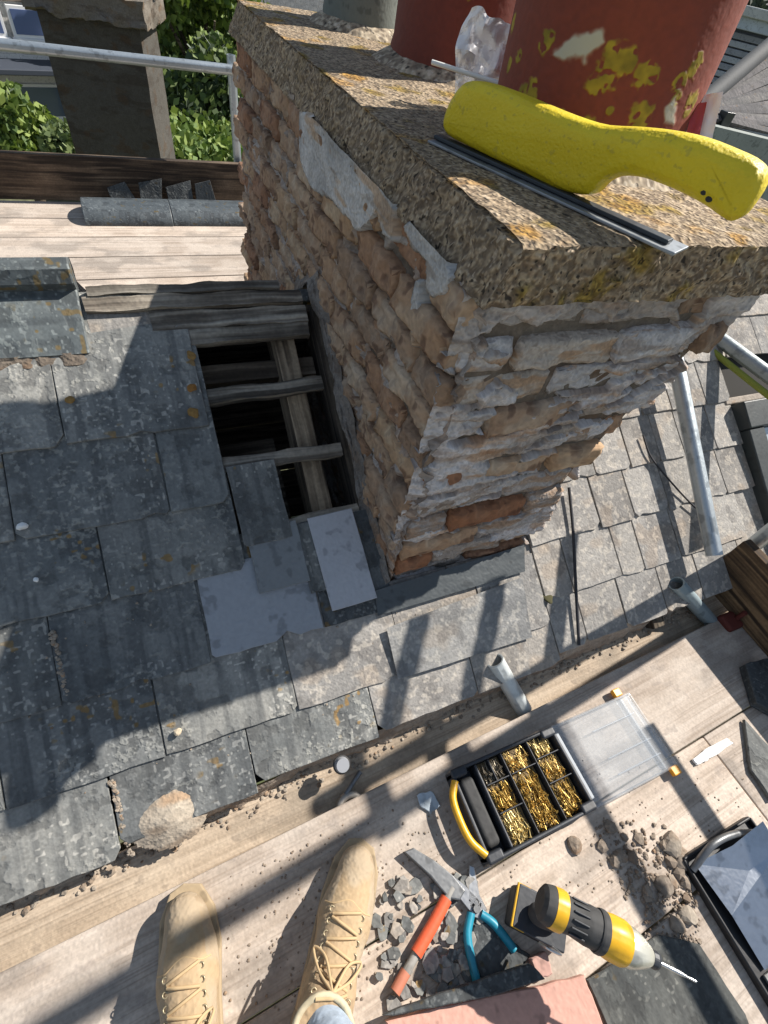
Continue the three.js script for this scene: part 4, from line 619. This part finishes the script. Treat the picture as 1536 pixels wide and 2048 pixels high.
{ // coupler standing on the inner board, washer on the slates
  const p = onY(702, 1618, -.03), t = thing('scaffold_coupler', 'pale steel coupler lying open on the inner board', 'coupler', [p.x, -.046, p.z], .5); const m = tone(sGrain, lin(.42, .38, .33), .6, .001, { metalness: .4 });
  const ring = new THREE.TorusGeometry(.028, .009, 10, 28, 5.2); ring.rotateX(-Math.PI / 2.3); part('clamp_ring', moved(mUV(ring), 0, .026, 0), m, t); part('clamp_body', moved(box(.035, .03, .03, .008, 2), -.03, .016, .012), m, t); part('bolt', mUV(tubeBetween(V(.01, .035, -.03), V(.07, .035, -.035), .006, 8)), darkSteel, t);
  const [, , q] = onRoof(683, 1528, .03), w = thing('pipe_cap', 'small white plastic cap on the slates above the coupler', 'plastic cap', [q.x, q.y - .004, q.z]); w.rotation.x = .35; part('cap_shell', mUV(new THREE.CylinderGeometry(.015, .018, .016, 22)).translate(0, .012, 0), std({ color: lin(.28, .29, .31), roughness: .7 }), w); part('cap_rim', mUV(new THREE.TorusGeometry(.018, .003, 6, 24).rotateX(Math.PI / 2)).translate(0, .004, 0), darkRubber, w);
}
{ // lead apron and the open joint right of the stack
  seed(71); const lead = (pts, h, mat, name, label, cr) => { const q = pts.map(p => onRoof(...p, h)); const n = 16, A = q.map(r => [r[0], r[1]]), pos = [], idx = []; for (let j = 0; j <= n; j++) for (let i = 0; i <= n; i++) { const u = i / n, v = j / n, x = mix(mix(A[0][0], A[1][0], u), mix(A[3][0], A[2][0], u), v), s = mix(mix(A[0][1], A[1][1], u), mix(A[3][1], A[2][1], u), v); pos.push(x, s, h + cr * (Math.abs(f3(x * 14, s * 14, 2, 3) - .5) * 2)); } for (let j = 0; j < n; j++) for (let i = 0; i < n; i++) { const a = j * (n + 1) + i; idx.push(a, a + n + 1, a + 1, a + 1, a + n + 1, a + n + 2); } const g = new THREE.BufferGeometry(); g.setAttribute('position', new THREE.Float32BufferAttribute(pos, 3)); g.setIndex(idx); g.computeVertexNormals(); const m = solo(name, mUV(g), mat, label, 'flashing'); m.rotation.x = roof.rotation.x; m.position.z = EZ; m.material.side = THREE.DoubleSide; };
  lead([[745, 1165], [1045, 1075], [1046, 1128], [752, 1215]], .034, leadM, 'lead_flashing', 'dark lead flashing strip along the front foot of the chimney', .004);
  lead([[768, 1238], [1040, 1138], [1060, 1258], [792, 1340]], .037, leadLight, 'lead_apron', 'crumpled pale lead sheet below the chimney corner', .007);
  const cb = (pts, label, r = .0045) => solo('cable', mUV(pathTube(pts.map(([x, y]) => onRoof(x, y, .04)[2]), r, 7, 50)), std({ color: lin(.02, .02, .025), roughness: .6 }), label, 'cable'); cb([[1138, 975], [1146, 1060], [1152, 1180], [1158, 1290]], 'straight black cable running down the slates from the chimney foot'); cb([[1286, 870], [1300, 910], [1330, 950], [1375, 1000], [1412, 1035]], 'thin slanting black cable near the bright roof tube', .003);
}
{ // skylight at the right edge
  const a = onRoof(1458, 812, .05), t = thing('skylight', 'dark grey framed roof window right of the bright tube', 'roof window', [0, 0, EZ]); t.rotation.x = roof.rotation.x; const x0 = 1.86, x1 = 2.42, s0 = .14, s1 = .715; const fr = tone(sGrain, lin(.035, .042, .042), .45, .0005);
  const B = (xa, xb, sa, sb, h, m, n) => { const g = box(xb - xa, sb - sa, h, .006, 2); const p = part(n, g, m, t); p.position.set((xa + xb) / 2, (sa + sb) / 2, h / 2); return p; };
  B(x0, x0 + .085, s0, s1 - .1, .062, fr, 'side_frame'); B(x1 - .085, x1, s0, s1 - .1, .062, fr, 'side_frame'); B(x0 - .004, x1, s1 - .1, s1, .072, fr, 'head_frame'); B(x0, x1, s0 - .06, s0, .06, fr, 'sill_frame'); B(x0 + .092, x0 + .104, s0, s1 - .1, .05, galv, 'glazing_bead'); B(x1 - .104, x1 - .092, s0, s1 - .1, .05, galv, 'glazing_bead');
  const gl = B(x0 + .105, x1 - .105, s0, s1 - .1, .03, new THREE.MeshPhysicalMaterial({ color: lin(.55, .6, .62), roughness: .03, metalness: .35, clearcoat: 1 }), 'pane'); B(x0 - .03, x1 + .03, s1 + .004, s1 + .03, .03, tone(sMortar, lin(.85, .8, .75), .9, .002), 'head_flashing');

}
{ // metal tray with black edging
  const t = thing('metal_tray', 'low black edged tray holding bent shiny sheet metal', 'tray', [1.015, 0, .465]); const bk = tone(sGrain, lin(.018, .018, .02), .5, .0005);
  const W2 = .24, D2 = .42, hh = .022; part('tray_floor', moved(box(W2, .006, D2, .002), 0, .006, 0), bk, t);
  for (const [w, d, x, z] of [[.008, D2, -W2 / 2, 0], [.008, D2, W2 / 2, 0], [W2, .008, 0, -D2 / 2], [W2, .008, 0, D2 / 2]]) part('tray_edge', moved(box(w, hh, d, .004, 2), x, hh / 2, z), bk, t);
  const sh = tone(sGrain, lin(.55, .58, .63), .22, .0004, { metalness: .95 });
  const facet = (P, n) => { const g = new THREE.BufferGeometry(), v = []; for (let i = 1; i + 1 < P.length; i++) v.push(...P[0], ...P[i], ...P[i + 1]); g.setAttribute('position', new THREE.Float32BufferAttribute(v, 3)); g.computeVertexNormals(); const m = part(n, mUV(g), sh, t); m.material.side = THREE.DoubleSide; };
  facet([[-.108, .03, -.195], [.0, .048, -.19], [.01, .036, -.135], [-.095, .028, -.09]], 'metal_sheet'); facet([[.0, .048, -.19], [.11, .062, -.20], [.112, .05, -.14], [.01, .036, -.135]], 'metal_sheet'); facet([[-.095, .028, -.09], [.01, .036, -.135], [.112, .05, -.14], [.112, .026, .0], [-.09, .016, .01]], 'metal_sheet'); const gs = part('grey_slate', moved(box(.2, .008, .18, .002), .0, .014, .105), slateMats[2], t);
  const st = onY(1385, 1740, .02), s2 = onY(1425, 1690, .06), s3 = onY(1470, 1668, .05), s4 = onY(1512, 1665, .02); solo('metal_strap', mUV(pathTube([st, s2, s3, s4], .008, 6, 30)), darkSteel, 'curved dark metal strap behind the tray', 'strap');
  const q = onY(1525, 2040, .02), r = solo('red_offcut', box(.06, .02, .05, .004), std({ color: lin(.22, .02, .025), roughness: .6 }), 'dark red offcut beyond the tray edge', 'offcut'); r.position.set(q.x + .01, .012, q.z + .05);
}
{ // the photographer's feet
  const person = thing('person', 'person standing on the deck in tan lace-up boots and pale blue jeans', 'person', [-.07, 0, .16]);
  const suede = tone(sSuede, lin(.88, .86, .83), .95, .002), sole = tone(sGrain, lin(.42, .32, .20), .8, .001), denim = tone(sGrain, lin(.42, .50, .60), .95, .002), lace = std({ color: lin(.50, .36, .20), roughness: .9 }), eye = tone(sGrain, lin(.45, .38, .25), .4, 0, { metalness: .6 });
  // boot built with its toe along -z, ankle over the origin
  const bootSdf = (x, y, z) => { const p = [x, y, z]; let d = cone(p, [.004, .040, -.205], [.002, .047, -.13], .036, .048); d = smin(d, cone([x * .92, y * 1.0, z], [0, .040, -.225], [.006, .040, -.17], .026, .038), .02); d = smin(d, cone(p, [.002, .055, -.13], [0, .088, -.035], .045, .044), .03); d = smin(d, cone(p, [0, .045, -.05], [0, .048, .055], .040, .037), .03); d = smin(d, cone(p, [0, .09, -.005], [0, .165, .02], .045, .049), .03);
    d = Math.max(d, .012 - y); d = Math.max(d, y - .178); d += (f3(x * 30 + 2, y * 60, z * 45, 3) - .5) * .006 * sst(-.17, -.08, z); return d; };
  const bootG = sdfMesh(bootSdf, [-.075, -.005, -.275], [.075, .195, .105], 72);
  const soleSh = new THREE.Shape(); [[.0, -.265], [.030, -.255], [.050, -.215], [.056, -.16], [.046, -.08], [.042, .0], [.044, .06], [.03, .092], [0, .10], [-.03, .092], [-.044, .06], [-.042, 0], [-.046, -.08], [-.050, -.16], [-.044, -.22], [-.024, -.257]].forEach(([x, z], i) => i ? soleSh.lineTo(x, -z) : soleSh.moveTo(x, -z)); const soleG = mUV(new THREE.ExtrudeGeometry(soleSh, { depth: .016, bevelEnabled: true, bevelSize: .003, bevelThickness: .003, bevelSegments: 2 })).rotateX(-Math.PI / 2).translate(0, .003, 0);
  const topAt = (z, x) => { let y = .2; while (y > .02 && bootSdf(x, y, z) > 0) y -= .002; return y; };
  const laceSet = b => { for (let i = 0; i < 7; i++) { const z = -.135 + i * .0185, w = .026; const pts = [-1, -.5, 0, .5, 1].map((u, k) => V(u * w, topAt(z + u * (i % 2 ? .007 : -.007), u * w) + .003, z + u * (i % 2 ? .007 : -.007))); part('lace', mUV(pathTube(pts, .0028, 6, 16)), lace, b); for (const u of [-1, 1]) part('eyelet', new THREE.TorusGeometry(.0042, .0014, 5, 10).rotateX(-Math.PI / 2).translate(u * w * 1.15, topAt(z, u * w * 1.15) + .001, z), eye, b); }
    const z0 = -.05; for (const u of [-1, 1]) part('lace_loop', mUV(pathTube([V(0, topAt(-.03, 0) + .006, -.03), V(u * .03, topAt(-.04, u * .03) + .008, -.05), V(u * .045, topAt(-.06, u * .04) + .006, -.075), V(u * .025, topAt(-.07, u * .025) + .006, -.07), V(0, topAt(-.03, 0) + .006, -.03)], .0026, 6, 30)), lace, b);
    part('toe_seam', mUV(pathTube([-.045, -.03, 0, .03, .045].map((x, i) => V(x, topAt(-.155 - (i === 2 ? .0 : -.012), x) + .0005, -.155 - (i === 2 ? 0 : -.012))), .0018, 5, 20)), lace, b); };
  const boot = (toe, ank) => { const d = toe.clone().sub(ank); const b = new THREE.Group(); b.name = 'boot'; person.add(b); b.position.set(ank.x + .07, .004, ank.z - .16); b.rotation.y = Math.atan2(-d.x, -d.z); part('boot_upper', bootG, suede, b); part('sole', soleG, sole, b); laceSet(b); const col = new THREE.TorusGeometry(.047, .0055, 8, 30).rotateX(Math.PI / 2); part('collar', mUV(col).translate(0, .176, .02), tone(sGrain, lin(.58, .50, .34), .9, .001), b); return b; };
  const ra = V(.030, 0, .155), rt = V(.185, 0, -.055), la = V(-.188, 0, .150), lt = V(-.176, 0, -.09); boot(rt, ra); boot(lt, la);
  // trouser legs up to the waist
  const wob = (x, y, z) => (f3(x * 14, y * 22, z * 14, 3) - .5) * .018; const jg = sdfMesh((x, y, z) => { const p = [x, y, z]; let d = cone(p, [ra.x - .004, .155, ra.z + .02], [.03, .46, .30], .044, .062); d = smin(d, cone(p, [.03, .46, .30], [-.02, .88, .46], .062, .088), .03); d = Math.min(d, smin(cone(p, [la.x, .155, la.z + .02], [-.19, .46, .30], .044, .062), cone(p, [-.19, .46, .30], [-.15, .88, .46], .062, .088), .03)); d = smin(d, cone(p, [-.15, .92, .47], [-.02, .92, .47], .115, .115), .06); return Math.max(d + wob(x, y, z), y - 1.02); }, [-.32, .12, .06], [.18, 1.08, .64], 80); jg.translate(.07, 0, -.16); part('jeans', jg, denim, person);
}

// ───────── beyond the roof ─────────
{ // neighbouring rendered stack
  seed(81); const t = thing('neighbour_chimney', 'dark grey rendered chimney stack standing beyond the far deck', 'chimney', [.03, -3.4, -5.25], -.30); const g = new THREE.BoxGeometry(.64, 4.02, .5, 20, 60, 12), p = g.attributes.position; for (let i = 0; i < p.count; i++) { const w = (f3(p.getX(i) * 8, p.getY(i) * 8, p.getZ(i) * 8, 3) - .5) * .02; p.setXYZ(i, p.getX(i) + w, p.getY(i), p.getZ(i) + w); } g.computeVertexNormals(); part('stack_body', moved(mUV(g), 0, 2.01, 0), tone(sMortar, lin(.20, .20, .19), .95, .005), t);
  const c = new THREE.BoxGeometry(.76, .14, .62, 30, 5, 20), q = c.attributes.position; for (let i = 0; i < q.count; i++) { const w = (f3(q.getX(i) * 14, q.getY(i) * 14, q.getZ(i) * 14, 3) - .5) * .08; q.setXYZ(i, q.getX(i) + w, q.getY(i) + w, q.getZ(i) + w); } c.computeVertexNormals(); part('stack_cap', moved(mUV(c), 0, 4.07, 0), tone(sMortar, lin(.42, .40, .36), .95, .006), t);
}
function tree(name, label, p, trunkH, rx, ry, n, leaf, cols, sd, group) {
  seed(sd); const t = thing(name, label, 'tree', [p.x, GY, p.z], 0, group); const H0 = p.y - GY, bark = tone(sOldWood, lin(.35, .3, .25), 1, .004);
  part('trunk', mergeGeometries([tubeBetween(V(0, 0, 0), V(.1, H0 - ry * .3, 0), .16, 10, .06), ...[0, 1, 2, 3, 4].map(i => { const a = i * 1.3; return tubeBetween(V(.05, H0 - ry * (.9 - i * .12), 0), V(Math.cos(a) * rx * .6, H0 + ry * (.1 + .1 * i), Math.sin(a) * rx * .6), .05, 7, .015); })]), bark, t);
  const lobes = []; for (let i = 0; i < 16; i++) { const a = rnd() * 6.28, b = rr(-.8, .9), k = Math.sqrt(Math.max(.05, 1 - b * b)); lobes.push([Math.cos(a) * k * rx * rr(.35, .8), b * ry * .75, Math.sin(a) * k * rx * rr(.35, .8), rr(.28, .5)]); }
  cols.forEach((c, ci) => { const pos = [], nor = []; const N = Math.round(n / cols.length); for (let i = 0; i < N; i++) { const L = lobes[Math.floor(rnd() * lobes.length)], u = V(rr(-1, 1), rr(-1, 1), rr(-1, 1)).normalize().multiplyScalar(Math.pow(rnd(), .33) * L[3]); const x = L[0] + u.x * rx, y = L[1] + u.y * ry, z = L[2] + u.z * rx; const d = V(rr(-1, 1), rr(-.3, 1), rr(-1, 1)).normalize(), e = V(rr(-1, 1), rr(-1, 1), rr(-1, 1)).cross(d).normalize(), f = V().crossVectors(d, e), s = leaf * rr(.6, 1.3); const q = [e.clone().multiplyScalar(-s * .5), f.clone().multiplyScalar(-s * .32), e.clone().multiplyScalar(s * .5), f.clone().multiplyScalar(s * .32)].map(v => [v.x + x, v.y + y + H0, v.z + z]); pos.push(...q[0], ...q[1], ...q[2], ...q[0], ...q[2], ...q[3]); }
    const g = new THREE.BufferGeometry(); g.setAttribute('position', new THREE.Float32BufferAttribute(pos, 3)); g.computeVertexNormals(); const m = part(ci ? 'crown_leaves' : 'crown', g, new THREE.MeshPhysicalMaterial({ color: c, roughness: .8, side: THREE.DoubleSide, transmission: .3, thickness: 0 }), t); m.userData.kind = 'stuff'; });
  return t;
}
const GR = [lin(.16, .24, .03), lin(.07, .13, .02), lin(.24, .32, .06)];
tree('broadleaf_tree', 'bright green tree rising above the guard rail beside the chimney', at(395, 65, 12), 3, 1.2, 1.3, 9000, .16, GR, 91);
tree('broadleaf_tree', 'dark leafy tree behind the upright tube at the chimney edge', at(405, 235, 10), 3, .9, 1.0, 7000, .14, [lin(.05, .09, .015), lin(.03, .06, .012), lin(.14, .2, .04)], 92);
tree('hedge_bush', 'bright bush showing between the dark stack and the toe board', at(400, 318, 8.5), 2, 1.0, .45, 5000, .12, [lin(.22, .30, .05), lin(.12, .2, .03)], 93);
tree('broadleaf_tree', 'bright green bush in front of the white house', at(18, 252, 11), 2, .75, .62, 6000, .14, GR, 94);
tree('hedge_bush', 'low pale green bush at the corner of the garden wall', at(150, 300, 9.5), 2, .5, .35, 3000, .1, [lin(.2, .26, .08), lin(.1, .15, .04)], 95);
tree('broadleaf_tree', 'dark tree beyond the white house', at(330, -20, 22), 3, 2.6, 2.2, 7000, .3, [lin(.05, .09, .02), lin(.1, .15, .03)], 96);
tree('broadleaf_tree', 'dark tree between the roofs beyond the chimney pots', at(1455, 68, 26), 3, 1.6, .9, 4000, .25, [lin(.025, .045, .025), lin(.05, .07, .04)], 97);
function winAt(parent, x, y, z, w, h, ry, fm, gm) { const f = part('window', moved(box(w, h, .08, .01), x, y, z), fm, parent); const gl = part('pane', moved(box(w - .14, h - .14, .09, .005), x, y, z + .01), gm, f); part('sill', moved(box(w + .1, .06, .16, .01), x, y - h / 2 - .03, z + .04), fm, f); return f; }
const whiteWall = tone(sGrain, lin(.72, .70, .66), .9, .002), whiteFrame = std({ color: lin(.8, .8, .8), roughness: .5 }), glassM = std({ color: lin(.10, .14, .20), roughness: .08, metalness: .3 }), blueGlass = std({ color: lin(.12, .17, .34), roughness: .15, metalness: .3 });
{ // house across the garden
  const p = at(70, 120, 19), t = thing('white_house', 'white house with blue windows and a grey clad upper wall beyond the garden', 'house', [p.x - 1.8, GY, p.z - 1], .35); const y = p.y - GY;
  part('wall', moved(box(7, y - .2, 4, .02), 0, (y - .2) / 2, -2), whiteWall, t);
  for (let i = 0; i < 12; i++) part('cladding_board', moved(box(7, .17, .06, .01), 0, y + .9 + i * .175, -.05 + (i % 2) * .004), tone(sOldWood, lin(.62, .55, .52), .9, .003), t); part('upper_wall', moved(box(7, 3.2, 3.9, .02), 0, y + 1.2, -2.05), whiteWall, t);
  for (let i = 0; i < 4; i++) winAt(t, -2.4 + i * 1.5, y + .45, .02, 1.35, .62, 0, whiteFrame, blueGlass); winAt(t, .2, y + 2.2, .05, 1.3, 1.2, 0, whiteFrame, glassM); winAt(t, 1.6, y - 1.2, .02, 1.6, .8, 0, whiteFrame, glassM); winAt(t, -1.2, y - 1.25, .02, 1.4, 1.0, 0, whiteFrame, glassM);
  part('canopy', moved(box(6, .12, 1.2, .02), -.3, y - .35, .5), std({ color: lin(.05, .06, .08), roughness: .6 }), t); const rf = part('roof', moved(box(7.6, .2, 5, .02), 0, y + 3.1, -2), darkSlateMats[1], t); rf.rotation.x = -.0;
  const wv = part('garden_wall', moved(box(.3, 2.4, 3, .02), 3.2, 1.4, 2.2), tone(sGrain, lin(.70, .64, .54), .9, .003), t); part('wall_coping', moved(box(.4, .1, 3.1, .02), 3.2, 2.65, 2.2), whiteFrame, wv);
}
function quadSlab(A, B, C, D, th) { // a thick four cornered panel
  const n = V().crossVectors(B.clone().sub(A), D.clone().sub(A)).normalize().multiplyScalar(th), P = [A, B, C, D], Q = P.map(p => p.clone().sub(n)), v = []; const f = (a, b, c, d) => [a, b, c, a, c, d].forEach(p => v.push(p.x, p.y, p.z));
  f(...P); f(Q[3], Q[2], Q[1], Q[0]); for (let i = 0; i < 4; i++) { const k = (i + 1) % 4; f(P[i], Q[i], Q[k], P[k]); } const g = new THREE.BufferGeometry(); g.setAttribute('position', new THREE.Float32BufferAttribute(v, 3)); g.computeVertexNormals(); return mUV(g, .6);
}
{ // roofs past the chimney pots
  const A = at(1380, 232, 9), B = at(1580, 62, 12), C = at(1640, 300, 11), D = at(1400, 240, 8.6), o = V(D.x, GY, D.z), t = thing('neighbour_house', 'neighbouring house with a lilac grey tiled roof above a grey green wall', 'house', [o.x, o.y, o.z]); [A, B, C, D].forEach(p => p.sub(o));
  const rm = [lin(.40, .36, .38), lin(.34, .31, .33), lin(.46, .42, .42)].map(c => tone(sSlate, c, .9, .004)), up = V(0, .05, 0);
  for (let i = 0; i < 11; i++) { const f = i / 11, g = (i + 1.06) / 11; part('roof_tile_course', quadSlab(A.clone().lerp(D, f).addScaledVector(up, i % 2 ? .3 : 0), B.clone().lerp(C, f).addScaledVector(up, i % 2 ? .3 : 0), B.clone().lerp(C, g).add(up), A.clone().lerp(D, g).add(up), .05), rm[i % 3], t); }
  part('ridge', tubeBetween(A.clone().add(V(0, .05, 0)), B.clone().add(V(0, .05, 0)), .11, 10), tone(sGrain, lin(.05, .055, .06), .8, .001), t);
  const E1 = D.clone(), E2 = C.clone(), dn = V(0, -4.6, 0); part('wall', quadSlab(E1, E2, E2.clone().add(dn), E1.clone().add(dn), .25), tone(sGrain, lin(.30, .325, .30), .9, .002), t);
  const w0 = at(1438, 258, 9).sub(o); const wn = part('window', moved(box(.16, .36, .12, .01), w0.x, w0.y, w0.z), std({ color: lin(.02, .025, .025), roughness: .3 }), t); part('sill', moved(box(.22, .05, .2, .01), w0.x, w0.y - .2, w0.z), whiteFrame, wn);
}
{ const p = at(1462, 120, 17), t = thing('louvred_house', 'blue grey house with ribbed cladding behind the lilac roof', 'house', [p.x, GY, p.z], -.87); const y = p.y - GY; part('wall', moved(box(5, y + .6, 4, .02), 0, (y + .6) / 2, -2.1), tone(sGrain, lin(.20, .22, .25), .9, .002), t); const cm = [tone(sGrain, lin(.36, .39, .43), .8, .002), tone(sGrain, lin(.26, .28, .32), .8, .002)]; for (let i = 0; i < 16; i++) { const b = part('cladding_board', moved(box(5, .10, .05, .01), 0, y - 1.5 + i * .125, .0), cm[i % 2], t); b.rotation.x = 0; } part('fascia', moved(box(5.2, .2, .3, .02), 0, y + .58, .05), tone(sGrain, lin(.45, .52, .58), .6, .001), t); part('roof', moved(box(5.4, .16, 4.6, .02), 0, y + .75, -2), tone(sGrain, lin(.5, .52, .5), .9, .002), t); winAt(t, 1.2, y - 2.4, .03, 1.2, 1, 0, whiteFrame, glassM); }
for (const [px, py, d, w, h, lb, c] of [[1508, 30, 40, 8, 7.2, 'far white house at the top of the town', lin(.7, .72, .74)], [1440, 78, 30, 5, 5, 'far pale green house just past the pot', lin(.45, .5, .46)], [590, 8, 34, 16, 4.8, 'long white building beyond the chimney cap', lin(.78, .8, .82)], [180, -60, 48, 14, 6, 'far cream house behind the clad one', lin(.7, .65, .55)]]) { const p = at(px, py, d), t = thing('far_house', lb, 'house', [p.x, GY, p.z], -.3); const y = Math.max(3, p.y - GY); part('wall', moved(box(w, y, 6, .03), 0, y / 2, 0), tone(sGrain, c, .9, .002), t); for (const s of [-1, 1]) { const r = part('roof', box(w + .6, .16, 3.9, .02), darkSlateMats[1], t); r.position.set(0, y + .75, s * 1.65); r.rotation.x = s * .45; } for (let i = 0; i < 4; i++) winAt(t, -w / 2 + w * (i + .5) / 4, y - 1.2, 3.0, w / 8, 1.1, 0, whiteFrame, glassM); }
renderer.render(scene, camera);
